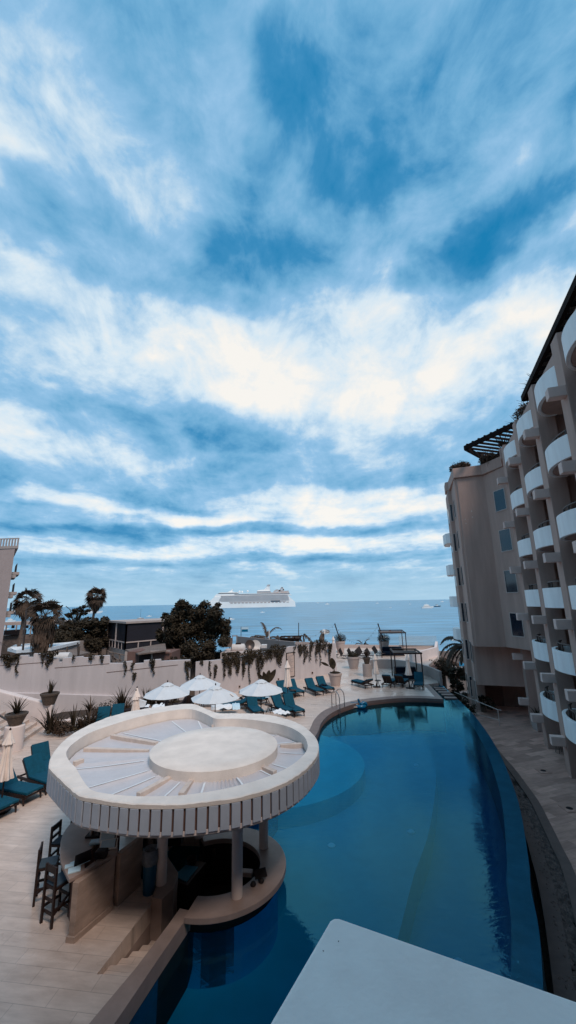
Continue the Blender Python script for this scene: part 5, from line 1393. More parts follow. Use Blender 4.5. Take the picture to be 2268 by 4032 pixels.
# white ring planter with a small agave
q = P(345, 2815 + 485 - 485 + 0, 0); q = P(348, 2853, 0)
t = thing('ring_planter', 'white round planter with soil and a small palm-like plant beside the pavilion', 'planter', q)
MB().lathe([(.75, 0), (.76, .22), (.68, .24), (.62, .14)], 32).build('rim', M_white, t, world=False, smooth=True); MB().lathe([(.64, .12), (.3, .25), (.01, .28)], 24).build('soil', M_soil, t, world=False)
MB().tube([(0, 0, .2), (.03, 0, .75)], [.09, .06], 8).build('trunk', M_trunk, t, world=False)
blade_leaves(MB(), (.03, 0, .7), 46, .95, .08, 1.2, rr, .3).build('leaves', M_leaf2, t, world=False)
# pots on pedestal and stair wall
t = plant_pot(Vector((-13.35, 20.85, 1.1)), .27, .45, .52, M_potd, 'brown bowl pot with an agave on the round white pedestal')
blade_leaves(MB(), (0, 0, .45), 26, 1.0, .10, .7, rr, .2).build('foliage', M_leaf, t, world=False)
t = plant_pot(Vector((-14.05, 24.75, 1.12)), .30, .46, .62, M_potd, 'brown bowl pot with a spiky plant on the end of the stair wall')
blade_leaves(MB(), (0, 0, .5), 24, .95, .10, .35, rr, .1).build('foliage', M_leaf, t, world=False)

# ---- vines over the wall: (px, top, bottom, width px)
def vine(label, strands, group='vines trailing over the white wall'):
    q0, n_ = wall_hit(strands[0][0], strands[0][1], .1); t = MB(); 
    for (x, y0, y1, w_) in strands:
        steps_ = max(2, int((y1 - y0) / 3)); wob = rr.uniform(0, 6)
        for k in range(steps_):
            u = k / steps_; y = y0 + (y1 - y0) * u; ww = w_ * (1 - .65 * u) * rr.uniform(.7, 1.2)
            c_, n2_ = wall_hit(x + 2.5 * math.sin(wob + u * 5), y, .06); ax = Vector((-n2_.y, n2_.x, 0)); sc = (c_ - Vector((0, 0, H))).length / F
            for j in range(max(3, int(ww * .75))):
                p = c_ + ax * rr.uniform(-.5, .5) * ww * sc + Vector((n2_.x, n2_.y, 0)) * rr.uniform(0, .16) + Vector((0, 0, rr.uniform(-.06, .06)))
                a = Vector((rr.gauss(0, 1), rr.gauss(0, 1), rr.gauss(0, 1))).normalized(); b_ = a.orthogonal().normalized(); l = rr.uniform(.06, .15)
                t.add([p - a * l * .5, p + b_ * l * .4, p + a * l * .5, p - b_ * l * .4], [(0, 1, 2, 3)])
    o = t.build('trailing_vine', M_leaf); tag(o, label, 'vine', group)


def z2(L): return [(600 + a / 2.07, 2250 + b / 2.07, 2250 + c / 2.07, d / 2.07) for a, b, c, d in L]
def z1(L): return [(a / 2.07, 2250 + b / 2.07, 2250 + c / 2.07, d / 2.07) for a, b, c, d in L]
vine('heavy vine clump hanging in long tongues right of the dark tree', z2([(580, 665, 860, 30), (630, 665, 850, 60), (600, 665, 760, 60), (690, 660, 830, 60), (665, 660, 770, 80), (735, 670, 835, 35)]))
vine('rounded vine clump above the blue sign', z2([(770, 640, 740, 90), (800, 650, 760, 90), (820, 650, 730, 50), (788, 700, 915, 8), (740, 740, 860, 22)]))
vine('broad vine clump left of the framed board', z2([(870, 640, 720, 100), (930, 640, 720, 100), (865, 700, 870, 45), (890, 690, 800, 40), (1000, 600, 700, 110), (1050, 610, 700, 90), (1040, 680, 770, 50), (1020, 690, 740, 40), (960, 640, 720, 70)]))
vine('thin vine bundle just right of the framed board corner', z2([(1155, 600, 670, 24)]))
vine('forked vine strands right of the framed board', z2([(1205, 600, 690, 50), (1235, 600, 745, 35), (1255, 600, 700, 30), (1195, 600, 670, 30)]))
vine('pair of long vine strands farther along the wall', z2([(1285, 580, 725, 35), (1300, 575, 640, 50), (1335, 570, 735, 28), (1362, 565, 765, 18)]))
vine('dense vine tuft near the far end of the wall', z2([(1355, 560, 660, 80), (1390, 560, 650, 60), (1410, 570, 690, 25)]))
vine('last vine bundle at the far end of the wall', z2([(1445, 590, 740, 34), (1440, 590, 680, 44)]))
vine('narrow hanging vines under the dark tree', z2([(285, 740, 880, 30), (300, 735, 790, 50), (400, 730, 770, 40), (465, 735, 860, 18), (510, 765, 870, 30)]))
vine('short ragged vines along the low parapet in the middle', z1([(1020, 740, 840, 18), (1080, 750, 800, 24), (1095, 825, 895, 28), (1250, 725, 840, 26), (1240, 720, 780, 40)]))
vine('bushy vine with two trailing tails on the stepped wall', z1([(350, 660, 700, 50), (350, 700, 760, 14), (420, 655, 700, 90), (405, 690, 750, 50), (385, 740, 790, 14)]))
vine('wide vine clump at the far left of the stepped wall', z1([(85, 680, 740, 110), (70, 720, 785, 50), (110, 690, 730, 70), (138, 760, 840, 16), (30, 685, 720, 40), (148, 680, 760, 10)]))
vine('small sprigs on the stepped wall by the dark opening', z1([(600, 690, 725, 22), (745, 680, 725, 40), (835, 680, 745, 26)]))

# ================================================================== TREES AND PALMS
def big_tree(px, py, wpx, Y, zb, label, seed=2, n=34000):
    r_ = random.Random(seed); t = thing('leafy_tree', label, 'tree'); base = D(px, py, Y); base.z = zb; t.location = base; s = Y / F
    tr = MB(); tr.tube([(0, 0, 0), (.1, 0, 1.5), (0, .1, 3.2)], [.35, .28, .2], 10)
    for k in range(7): a = k * .9; tr.tube([(0, 0, 2.2 + k * .1), (1.2 * math.cos(a), .8 * math.sin(a), 3.6), (2.6 * math.cos(a), 1.6 * math.sin(a), 4.8 + (k % 3) * .5)], [.16, .1, .04], 7)
    tr.build('trunk', M_trunk, t, world=False)
    # lobes from the photographed crown: px x, px y, radius px
    lob = [(735, 2410, 42), (700, 2420, 36), (670, 2440, 32), (650, 2425, 14), (790, 2405, 36), (800, 2385, 16), (850, 2400, 20), (845, 2430, 36), (875, 2460, 36), (890, 2490, 26), (640, 2500, 26), (660, 2530, 40), (700, 2550, 45), (760, 2560, 48), (820, 2560, 45), (870, 2530, 34), (700, 2480, 55), (760, 2470, 60), (820, 2480, 55), (860, 2580, 18), (690, 2590, 20), (780, 2595, 22), (720, 2380, 20), (632, 2492, 12), (640, 2535, 12), (705, 2378, 14), (745, 2392, 12), (858, 2382, 12), (898, 2450, 12)]
    m = MB(); tot = sum(l[2] ** 2 for l in lob)
    for (x, y, rp) in lob:
        c = D(x, y, Y + r_.uniform(-1.2, 1.2)) - base; nn = int(n * rp * rp / tot)
        for q_ in range(6): leafball(m, c + Vector((r_.uniform(-.5, .5), r_.uniform(-.6, .6), r_.uniform(-.5, .5))) * rp * s, rp * s * r_.uniform(.45, .75), nn // 6, .30, r_, 1, .1)
    m.build('crown', M_leaf, t, world=False)


big_tree(760, 2560, 290, 44, -2.5, 'big round dark leafy tree rising behind the white wall in front of the cruise ship')


def fan_leaf(m, o, d, L, w, rr_):      # stalk plus a drooping fan of narrow segments
    d = d.normalized(); s_ = d.cross(Vector((0, 0, 1))); s_ = s_.normalized() if s_.length > .1 else Vector((1, 0, 0)); up = s_.cross(d)
    rt_ = rr_.uniform(-1.1, 1.1); up = s_.cross(d); s_ = s_ * math.cos(rt_) + up * math.sin(rt_); h = o + d * L * .45; m.tube([o, h], .02, 4, cap=False)
    for k in range(13):
        a = (k / 12 - .5) * 2.5; e = (d * math.cos(a) + s_ * math.sin(a)).normalized(); l = L * .62 * rr_.uniform(.85, 1.1); t_ = s_ * math.cos(a) - d * math.sin(a)
        p1 = h + e * l * .6 - Vector((0, 0, .06 * l)); p2 = h + e * l - Vector((0, 0, l * rr_.uniform(.25, .5)))
        m.add([h, p1 - t_ * w, p2, p1 + t_ * w], [(0, 1, 2, 3)])


def fan_palm(px, py_top, Y, zb, label, Lf=1.5, skirt=0., n=34, seed=1, lean=0.):
    r_ = random.Random(seed); top = D(px, py_top, Y); t = thing('fan_palm', label, 'palm tree', (top.x, Y, zb)); hz_ = top.z - zb
    MB().tube([(lean * 1.0, 0, 0), (lean * .5, 0, hz_ * .5), (0, 0, hz_)], [.24, .19, .16], 9).build('trunk', M_trunk, t, world=False)
    m = MB()
    for k in range(n):
        a = k * 2.4 + r_.uniform(-.3, .3); el = -.9 + 2.2 * (k / n) + r_.uniform(-.15, .15)
        fan_leaf(m, Vector((0, 0, hz_ - .1 + .2 * k / n)), Vector((math.cos(a) * math.cos(el), math.sin(a) * math.cos(el), math.sin(el))), Lf * r_.uniform(.8, 1.1), .055 * Lf / 1.5, r_)
    m.build('crown', M_leaf2, t, world=False)
    if skirt:
        m = MB()
        for k in range(520):
            a = r_.uniform(0, 6.28); z = hz_ - r_.uniform(0, 1) * skirt; r0 = (.25 + .75 * math.sin(math.pi * min(1, (hz_ - z) / skirt * .8 + .25))) * Lf * .62; l = r_.uniform(.6, 1.3)
            p = Vector((math.cos(a) * r0 * r_.uniform(.5, 1), math.sin(a) * r0 * r_.uniform(.5, 1), z)); s_ = Vector((-math.sin(a), math.cos(a), 0)) * .12
            m.add([p, p + s_ + Vector((0, 0, -l * .5)), p + Vector((math.cos(a) * -.1, 0, -l)), p - s_ + Vector((0, 0, -l * .5))], [(0, 1, 2, 3)])
        m.build('dead_frond_skirt', M_dry, t, world=False)


fan_palm(105, 2365, 46, -3, 'tall ragged fan palm nearest the building at the left edge', 1.75, 1.2, 24, 3, -.5)
fan_palm(178, 2425, 42, -3, 'stout fan palm with a long shaggy skirt of dead fronds', 1.9, 4.2, 34, 5)
fan_palm(380, 2350, 60, -3, 'slender fan palm with a neat round crown beside the white yacht', 1.7, 1.3, 44, 8, -.8)


def coco(px, py, Y, zb, label, L=3.0, n=11, seed=1, elr=(-.2, 1.2), dirs=None):
    r_ = random.Random(seed); top = D(px, py, Y); t = thing('coconut_palm', label, 'palm tree', (top.x, Y, zb)); hz_ = top.z - zb
    MB().tube([(.3, 0, 0), (.1, 0, hz_ * .6), (0, 0, hz_)], [.2, .15, .12], 8).build('trunk', M_trunk, t, world=False)
    m = MB()
    for k in range(n):
        a, el = dirs[k] if dirs else (k * 2.4 + r_.uniform(-.2, .2), r_.uniform(*elr)); d = Vector((math.cos(a) * math.cos(el), math.sin(a) * math.cos(el), math.sin(el))); p = Vector((0, 0, hz_)); pts = [p.copy()]; ll = L * r_.uniform(.8, 1.1)
        for j in range(14):
            d = (d + Vector((0, 0, -.085 - .01 * j))).normalized(); p = p + d * ll / 14; pts.append(p.copy())
            s_ = d.cross(Vector((0, 0, 1))).normalized(); w = .42 * L / 3 * math.sin(math.pi * (j + 2) / 16.5)
            for sg in (-1, 1):
                for q_ in range(3):
                    b_ = p + d * q_ * ll / 42; e = b_ + s_ * sg * w * r_.uniform(.8, 1.1) + d * w * .5 - Vector((0, 0, w * r_.uniform(.45, .9))); m.add([b_, b_ + d * .13, e], [(0, 1, 2)])
        m.tube(pts, .022, 4, cap=False)
    m.build('crown', M_leaf2, t, world=False)


coco(1835, 2545, 40, -2.5, 'coconut palm leaning out from behind the far corner of the hotel', 3.0, 11, 4, dirs=[(2.9, .95), (3.0, .55), (3.1, .25), (3.0, -.15), (2.6, .3), (3.6, .6), (2.2, .9), (4.0, .2), (3.3, .1), (2.8, -.5), (1.2, .8)])
coco(1050, 2515, 72, -3, 'coconut palm with two upright fronds showing above the long grey wall', 3.6, 9, 6, (.2, 1.45), [(2.1, 1.35), (.6, 1.15), (3.0, .7), (3.3, .5), (.1, .6), (.3, .2), (2.8, .3), (1.5, 1.0), (3.5, .1)])
coco(1095, 2520, 74, -3, 'coconut palm with drooping fronds just right of the taller one by the sea', 3.2, 9, 9, (.1, .9))
coco(1145, 2512, 70, -3, 'low coconut palm behind the dark timber frame', 2.6, 9, 12, (.0, .7))
coco(1195, 2505, 72, -3, 'small arching coconut palm right of the dark timber frame', 2.2, 7, 15, (.1, .8))
coco(1010, 2512, 70, -3, 'low arching palm at the left of the palms along the beach', 2.6, 7, 19, (.2, .8))
coco(1432, 2548, 68, -3, 'palm top just peeping over the sea parapet', 1.6, 6, 25, (.9, 1.4))


def cloud_tree(name, px, py, Y, wpx, hpx, label, n, m_, seed, zb=-3, ls=.34, shell=.1, gaps=False):
    r_ = random.Random(seed); c0_ = D(px, py, Y); s = Y / F; t = thing(name, label, 'tree' if 'tree' in name else 'shrub', (c0_.x, Y, zb)); m = MB()
    NB = 26
    for k in range(NB):
        x, z = r_.uniform(-.42, .42) * wpx * s, r_.uniform(-.42, .42) * hpx * s
        leafball(m, (x, r_.uniform(-1.5, 1.5), c0_.z - zb + z), (.11 if gaps else .2) * min(wpx, hpx * 1.3) * s, n // NB, ls, r_, .55 if gaps else .9, shell)
        if gaps: m.tube([(0, 0, c0_.z - zb - hpx * s * .5), (x * .6, 0, c0_.z - zb + z - .4), (x, 0, c0_.z - zb + z)], .05, 5)
    m.build('crown', m_, t, world=False); MB().tube([(0, 0, 0), (0, 0, max(.5, c0_.z - zb - hpx * s * .3))], .2, 7).build('trunk', M_trunk, t, world=False)


cloud_tree('hedge_tree', 320, 2510, 50, 200, 110, 'wide black-green dense tree mass left of the mesh walled structure', 15000, M_leaf, 31)
cloud_tree('hedge_tree', 265, 2520, 49, 110, 90, 'dense dark tree right behind the shaggy palm', 7000, M_leaf, 32)
cloud_tree('hedge_tree', 400, 2490, 51, 80, 110, 'dense dark tree touching the mesh walled structure', 6000, M_leaf, 36)
cloud_tree('layered_tree', 300, 2418, 52, 110, 80, 'open layered tree with the sea showing through its branches', 1500, M_leaf, 33, gaps=True, ls=.3)
cloud_tree('shrub', 1790, 2700, 38, 60, 160, 'dark shrubs between the infinity edge and the hotel corner', 3200, M_leaf, 41, zb=-3, ls=.2)
cloud_tree('shrub', 1830, 2790, 33.5, 60, 90, 'dark low shrubs at the foot of the hotel corner', 2000, M_leaf, 42, zb=-2.5, ls=.16)
cloud_tree('shrub', 1745, 2632, 46, 90, 60, 'dark planting in front of the thatched beach hut', 2600, M_leaf, 43, zb=-3, ls=.2)
cloud_tree('shrub', 1900, 2760, 33, 40, 34, 'round dark shrub in the shade under the hotel overhang', 800, M_leaf, 44, zb=ZK, ls=.14)
cloud_tree('shrub', 700, 2598, 36, 120, 22, 'dark shrubbery along the wall top under the big tree', 1400, M_leaf, 45, zb=-3, ls=.14)
# broad leaf plants by the ramp
t = thing('banana_plant', 'broad leaved plant by the ramp at the far pool corner', 'plant', P(1795, 2700, -2.5)); b_ = D(1800, 2690, 38); t.location = (b_.x, 38, -2.5); m = MB()
for k in range(9): a = k * 2.4; m2 = Vector((math.cos(a), math.sin(a) * .6, 0)); paddle(m, (m2.x * .1, m2.y * .1, 2.2), (m2.x * 1.3, m2.y * 1.3, 3.4 - .15 * k), .4)
m.build('leaves', M_leaf2, t, world=False); MB().tube([(0, 0, 0), (0, 0, 2.3)], .14, 8).build('stem', M_trunk, t, world=False)
# roof plants on the hotel
for i, (x, y, Y, r_, lb, kd) in enumerate([(1800, 1845, 33, .55, 'trailing dry plant at the far left end of the hotel roof edge', 0), (1822, 1836, 32, .5, 'trailing dry plant on the hotel roof edge, second from the left', 0), (1925, 1808, 29, .6, 'bushy plant on the hotel roof under the lattice pergola', 0), (2082, 1620, 24, .75, 'hanging bush between the two roof pergolas', 0),
                                      (2188, 1395, 20, .5, 'dry hanging plant beside the top white balcony', 0), (2135, 1530, 21.5, .8, 'spiky agave on the roof edge under the long pergola', 1), (1985, 1755, 27.5, .7, 'spiky plant on the roof edge above the second balcony column', 1), (2050, 1690, 25, .7, 'spiky plant at the right end of the lattice pergola', 1)]):
    q = D(x, y, Y); t = thing('roof_plant', lb, 'plant', q, 0, 'plants along the hotel roof edge')
    if kd: blade_leaves(MB(), (0, 0, -.3), 50, 1.6 * r_ + .4, .13, 1.3, rr, .3).build('leaves', M_leaf, t, world=False)
    else: leafball(MB(), (0, 0, 0), r_ * 1.25, 900, .18, rr, .6, .1).build('leaves', M_leaf2, t, world=False); blade_leaves(MB(), (0, 0, 0), 60, r_ * 2.0, .06, 1.6, rr, 1.2).build('sprigs', M_dry, t, world=False)

# ================================================================== BUILDINGS BEHIND THE WALL
def at(px, py, Y): return D(px, py, Y)
def boxpx(x0, x1, y0, y1, Y, dep, name, m, parent):   # box whose front shows between two photo columns
    a, b = D(x0, (y0 + y1) / 2, Y), D(x1, (y0 + y1) / 2, Y); z1_, z0_ = D((x0 + x1) / 2, y0, Y).z, D((x0 + x1) / 2, y1, Y).z
    return MB().box(a.x, b.x, Y, Y + dep, z0_, z1_).build(name, m, parent)


t = thing('mesh_structure', 'raised box structure with white frame and dark mesh panels behind the wall', 'building', D(500, 2560, 47))
Lc, Mc, Rc = D(428, 2446, 52), D(500, 2450, 46.5), D(645, 2446, 50)
zt_, zm_, zb_ = D(500, 2452, 46.5).z, D(498, 2530, 46.5).z, D(493, 2560, 46.5).z
Ls, Ms, Rs = V2([Lc, Mc, Rc]); bk = Vector((Lc.x + 7, 58))
MB().prism([Ls, Ms, Rs, bk], -3, zb_).build('lower_storey', M_cream, t)
MB().prism([Ls, Ms, Rs, bk], zb_ + .0, zt_ - .1).build('mesh_panels', M_net, t)
MB().prism([Ls + (Ls - bk) * .03, Ms + Vector((0, -.25)), Rs + Vector((.1, -.2)), bk], zt_ - .1, zt_ + .12).build('roof', M_cream, t)
f = MB()
for (a, b, n_) in ((Ls, Ms, 2), (Ms, Rs, 1)):
    for k in range(n_ + 1): p = a.lerp(b, k / n_); f.bar((p.x, p.y - .06, zb_), (p.x, p.y - .06, zt_), .16)
    f.bar((a.x, a.y - .05, zm_), (b.x, b.y - .05, zm_), .12)
for k in range(1, 6): p = Ls.lerp(Ms, k / 6); f.bar((p.x, p.y - .05, zb_), (p.x, p.y - .05, zm_), .09)
for k in range(1, 3): p = Ms.lerp(Rs, k / 3); f.bar((p.x, p.y - .05, zb_), (p.x, p.y - .05, zm_), .1)
f.build('white_frame', M_pot, t)
t = thing('roofed_shed', 'low shed with a weathered sloping roof and dark openings in front of the big tree', 'building', D(560, 2580, 40))
a, b, c, d = D(490, 2556, 42), D(545, 2574, 38), D(655, 2560, 38), D(640, 2535, 42)
a = D(492, 2558, 43); d = D(650, 2532, 43); MB().add([a, b, c, d] + [p - Vector((0, 0, .12)) for p in (a, b, c, d)], [(0, 1, 2, 3), (4, 5, 6, 7), (0, 1, 5, 4), (1, 2, 6, 5), (2, 3, 7, 6), (3, 0, 4, 7)]).build('roof', M_tileroof, t)
boxpx(500, 548, 2566, 2620, 39, 3, 'side_wall', M_stuccod, t); boxpx(548, 592, 2574, 2618, 38.7, .5, 'dark_opening', M_black, t); boxpx(600, 675, 2570, 2620, 38.6, 3, 'front_wall', M_stuccod, t)
boxpx(594, 600, 2566, 2620, 38.5, .2, 'post', M_cream, t); boxpx(592, 670, 2562, 2566, 38.3, .1, 'fascia', M_cream, t)
t = thing('timber_lattice', 'rough timber bracing standing between the stepped wall and the shed', 'timber frame', D(455, 2600, 36)); m = MB()
for (x0, y0, x1, y1) in ((425, 2560, 432, 2640), (445, 2570, 447, 2640), (470, 2575, 475, 2620), (425, 2565, 490, 2580), (430, 2590, 480, 2600), (440, 2580, 478, 2618), (436, 2610, 452, 2640), (452, 2590, 452, 2640)): m.bar(D(x0, y0, 36), D(x1, y1, 36), .09)
m.build('beams', M_tileroof, t); boxpx(432, 455, 2600, 2640, 36.3, .1, 'boarding', M_tileroof, t)
# white roofs at left
t = thing('white_roof_house', 'flat house with a broad white roof behind the stepped wall', 'building', D(100, 2560, 44))
boxpx(175, 312, 2527, 2580, 48, 8, 'wall', M_cream, t)
a, b, c, d = D(30, 2552, 44), D(65, 2560, 42), D(200, 2550, 42), D(315, 2524, 47.8); e = D(270, 2521, 53); g_ = D(60, 2538, 53)
MB().add([a, b, c, d, e, g_] + [p - Vector((0, 0, .3)) for p in (a, b, c, d, e, g_)], [(0, 1, 2, 3, 4, 5), (11, 10, 9, 8, 7, 6)] + [(i, (i + 1) % 6, 6 + (i + 1) % 6, 6 + i) for i in range(6)]).build('roof', M_towel, t)
boxpx(60, 200, 2560, 2600, 42.5, 6, 'front_wall', M_cream, t)
t = thing('gabled_awning', 'grey brown canopy roof between the white house and the timber bracing', 'awning', D(300, 2570, 40)); a, b, c, d = D(200, 2580, 40), D(350, 2566, 40), D(300, 2558, 44), D(200, 2560, 44)
a = D(130, 2590, 38); MB().add([a, D(275, 2588, 38), D(352, 2568, 42), c, d] + [p - Vector((0, 0, .15)) for p in (a, D(275, 2588, 38), D(352, 2568, 42), c, d)], [(0, 1, 2, 3, 4), (9, 8, 7, 6, 5)] + [(i, (i + 1) % 5, 5 + (i + 1) % 5, 5 + i) for i in range(5)]).build('canopy', M_tileroof, t)
for x in (308, 260): p = D(x, 2588, 38.5); MB().box(p.x - .05, p.x + .05, 38.5, 38.6, -3, D(x, 2545, 38.5).z).build('post', M_trunk, t)
q = D(246, 2592, 33); o = MB().tube([(-.6, 0, 0), (.6, 0, 0)], [.36, .36], 16).build('water_tank', M_tank, smooth=True); o.location = D(247, 2587, 34); tag(o, 'short white cylinder tank behind a gap in the stepped wall', 'tank')
# beach pier roof line
t = thing('beach_bar', 'long beach bar with pale awnings and hanging flags at the left shore', 'building', D(110, 2490, 62))
boxpx(10, 245, 2448, 2460, 62, 5, 'awning', M_pot, t); boxpx(-30, 440, 2499, 2600, 62, 3, 'terrace_wall', M_tileroof, t); boxpx(15, 70, 2482, 2500, 61.5, 2, 'dark_counter', M_black, t)
for x in (20, 60, 118, 135, 170): boxpx(x, x + 3, 2460, 2500, 61.8, .2, 'post', M_cream, t)
for x in (45, 100): boxpx(x, x + 11, 2462, 2474, 61.7, .1, 'flag', M_black, t)
t = thing('utility_pole', 'thin grey leaning street light pole in front of the first fan palm', 'pole', D(92, 2560, 40)); MB().tube([D(90, 2560, 40), D(105, 2400, 40), D(130, 2384, 40)], .09, 7).build('shaft', M_metal, t); MB().bar(D(128, 2385, 40), D(138, 2384, 40), .16).build('lamp_head', M_metal, t)
for i, (x, y0, y1, Y) in enumerate([(225, 2452, 2520, 52), (308, 2530, 2600, 38), (905, 2430, 2580, 60)]):
    m = MB(); m.tube([D(x, y1, Y), D(x - 2, y0, Y)], .06, 6); o = m.build('thin_pole', M_metal); tag(o, ['thin pole right of the shaggy palm', 'thin post in front of the white house wall', 'thin pale pole right of the big dark tree'][i], 'pole')
for i, (p_, q_) in enumerate(((D(0, 2500, 45), D(560, 2470, 45)), (D(0, 2528, 44), D(300, 2545, 38)), (D(0, 2510, 45), D(420, 2555, 44)))):
    pts = [p_.lerp(q_, k / 16) - Vector((0, 0, 1.0 * 4 * (k / 16) * (1 - k / 16))) for k in range(17)]; tag(MB().tube(pts, .015, 4).build('overhead_cable', M_black), ['upper sagging cable crossing in front of the palms', 'lower cable above the white roof', 'middle cable dipping towards the dark trees'][i], 'cable')
# building at the left edge
t = thing('left_apartment_block', 'pale pink building with corniced balconies cut by the left edge of the photo', 'building', D(0, 2400, 44))
Y_ = 44.; e = D(36, 2330, Y_); rv = Vector((e.x, e.y)).normalized(); e2 = Vector((e.x, e.y)); lf = Vector((-1, .1)).normalized()
zr_ = D(30, 2160, Y_).z; out = Vector((rv.y, -rv.x))
rv2 = (rv - out * .03).normalized()
MB().prism([e2, e2 + rv2 * 12, e2 + rv2 * 12 + lf * 12, e2 + lf * 12], -3, zr_).build('wall', mat('pink_wall', (.40, .31, .285), .9, .06, 1, .3), t)
for k, y in enumerate((2258, 2336, 2412)):
    z = D(44, y, Y_ + 1).z; q1 = e2 + rv2 * .8; q2 = e2 + rv2 * 5
    MB().prism([q1, q1 + out * .75, q2 + out * .75, q2], z - .15, z + .15).build('cornice', M_cream, t); MB().prism([q1 + rv * .02, q1 + rv * .02 + out * .45, q2 - rv * .02 + out * .45, q2 - rv * .02], z - .5, z - .15).build('corbel', M_cream, t)
    MB().prism([q1 + out * .40, q1 + out * .46, q2 + out * .46, q2 + out * .40], z + .15, z + 1.1).build('railing', M_metal, t)
MB().prism([e2 - rv * .3 + out * .3, e2 + rv2 * 12 + out * .3, e2 + rv2 * 12 + lf * 12, e2 + lf * 12 - rv * .3], zr_, zr_ + .3).build('roof_cornice', M_cream, t)
m = MB()
for k in range(16): p = e2 + out * .2 - rv * .1 + lf * .35 * k; m.box(p.x - .06, p.x + .06, p.y - .06, p.y + .06, zr_ + .3, zr_ + 1.1)
p = e2 + out * .25 - rv * .1; p2 = p + lf * 6; m.bar((p.x, p.y, zr_ + 1.15), (p2.x, p2.y, zr_ + 1.15), .16, .1); m.build('balustrade', M_cream, t)
# grey wall and yard behind the vines
t = thing('long_grey_wall', 'long plain grey-brown wall behind the vines, ending near the palms', 'wall', D(1100, 2560, 50))
a, b, c = D(930, 2505, 60), D(1161, 2528, 47), D(1300, 2530, 56)
M_gw = mat('grey_render', (.36, .28, .25), .9, .12, .6, .2, streak=(1, 1, .2))
MB().add([(a.x, a.y, -3), (b.x, b.y, -3), b, a, (a.x, a.y + .3, -3), (b.x, b.y + .3, -3), b + Vector((0, .3, 0)), a + Vector((0, .3, 0))], [(0, 1, 2, 3), (4, 5, 6, 7), (0, 1, 5, 4), (1, 2, 6, 5), (2, 3, 7, 6), (3, 0, 4, 7)]).build('wall', M_gw, t)
MB().add([(b.x + .02, b.y, -3), (c.x, c.y, -3), c, b + Vector((.02, 0, 0)), (b.x + .02, b.y + .3, -3), (c.x, c.y + .3, -3), c + Vector((0, .3, 0)), b + Vector((.02, .3, 0))], [(0, 1, 2, 3), (4, 5, 6, 7), (0, 1, 5, 4), (1, 2, 6, 5), (2, 3, 7, 6), (3, 0, 4, 7)]).build('return_wall', M_gw, t)
t = thing('gas_tank', 'cream horizontal gas tank with a brown saddle above the vines', 'tank', D(938, 2550, 44)); q = D(938, 2551, 44)
MB().tube([q + Vector((-.75, 0, 0)), q + Vector((-.62, 0, 0)), q + Vector((.62, 0, 0)), q + Vector((.75, 0, 0))], [.22, .42, .42, .22], 20).build('body', M_tank, t, smooth=True); MB().box(q.x - .25, q.x + .3, 43.8, 44.2, q.z + .36, q.z + .52).build('saddle', M_wood, t); MB().box(q.x - .6, q.x + .6, 43.7, 44.3, -3, q.z - .4).build('stand', M_tileroof, t)
for i, (x, y, r_, m_, lb) in enumerate([(983, 2540, .52, M_metal, 'dark satellite dish beside the gas tank'), (1004, 2544, .62, M_tank, 'pale satellite dish right of the dark one')]):
    q = D(x, y, 45 + i * .4); t = thing('satellite_dish', lb, 'satellite dish', q); o = MB().lathe([(.02, 0), (r_ * .5, .05), (r_, .2), (r_ * 1.0, .22), (r_ * .5, .07), (.02, .03)], 24).build('dish', m_, t, world=False, smooth=True); o.rotation_euler = (R(75), 0, R(15)); MB().tube([(0, .1, 0), (0, .2, -1.5)], .05, 6).build('mast', M_metal, t, world=False)
t = thing('flat_roof', 'pale flat roof and ledges under the gas tank', 'roof', D(930, 2575, 43)); boxpx(868, 1010, 2570, 2600, 42, 4, 'slab', M_pot, t); boxpx(1028, 1050, 2540, 2552, 45, 1, 'vent_box', M_tank, t)
t = thing('corrugated_screen', 'rusty corrugated screen right of the big tree', 'screen', D(895, 2530, 50)); boxpx(880, 915, 2512, 2548, 50, .1, 'sheet', M_tileroof, t); boxpx(914, 935, 2502, 2506, 50, .1, 'rail', M_cream, t)
for x in (914, 931): boxpx(x, x + 2, 2502, 2530, 50, .1, 'post', M_cream, t)
t = thing('timber_frame_shelter', 'low dark timber frame shelter above the long grey wall', 'shelter', D(1140, 2520, 60)); m = MB()
for (x0, y0, x1, y1) in ((1105, 2506, 1185, 2504), (1105, 2506, 1105, 2525), (1183, 2504, 1183, 2525), (1160, 2506, 1160, 2525), (1105, 2514, 1183, 2514)): m.bar(D(x0, y0, 60), D(x1, y1, 60), .16)
m.build('frame', M_wood, t); boxpx(1107, 1180, 2516, 2526, 60.3, .3, 'seat', M_leaf2, t)
t = thing('light_mast', 'slim dark mast standing among the beach palms', 'pole', D(1176, 2520, 72)); MB().tube([D(1176, 2530, 72), D(1176, 2452, 72)], .07, 6).build('shaft', M_metal, t)
t = thing('white_post', 'short white post beside the upright palm', 'pole', D(1060, 2520, 66)); boxpx(1058, 1062, 2480, 2530, 66, .2, 'shaft', M_tank, t)
t = thing('beach_flag', 'blue and white flag standing at the beach', 'flag', D(965, 2490, 68)); boxpx(950, 978, 2470, 2478, 68, .05, 'upper_stripe', M_paper, t); boxpx(952, 976, 2478, 2488, 68, .05, 'lower_stripe', M_float, t); boxpx(948, 950, 2468, 2520, 68, .08, 'pole', M_metal, t)
t = thing('dead_palm_stump', 'leaning dark palm stump with pale tuft left of the far terrace', 'tree', D(1268, 2520, 60)); MB().tube([D(1268, 2545, 60), D(1267, 2512, 60), D(1272, 2490, 60)], [.3, .4, .2], 8).build('trunk', M_trunk, t); leafball(MB(), D(1280, 2488, 60), .7, 60, .5, rr, .4).build('tuft', M_tank, t)
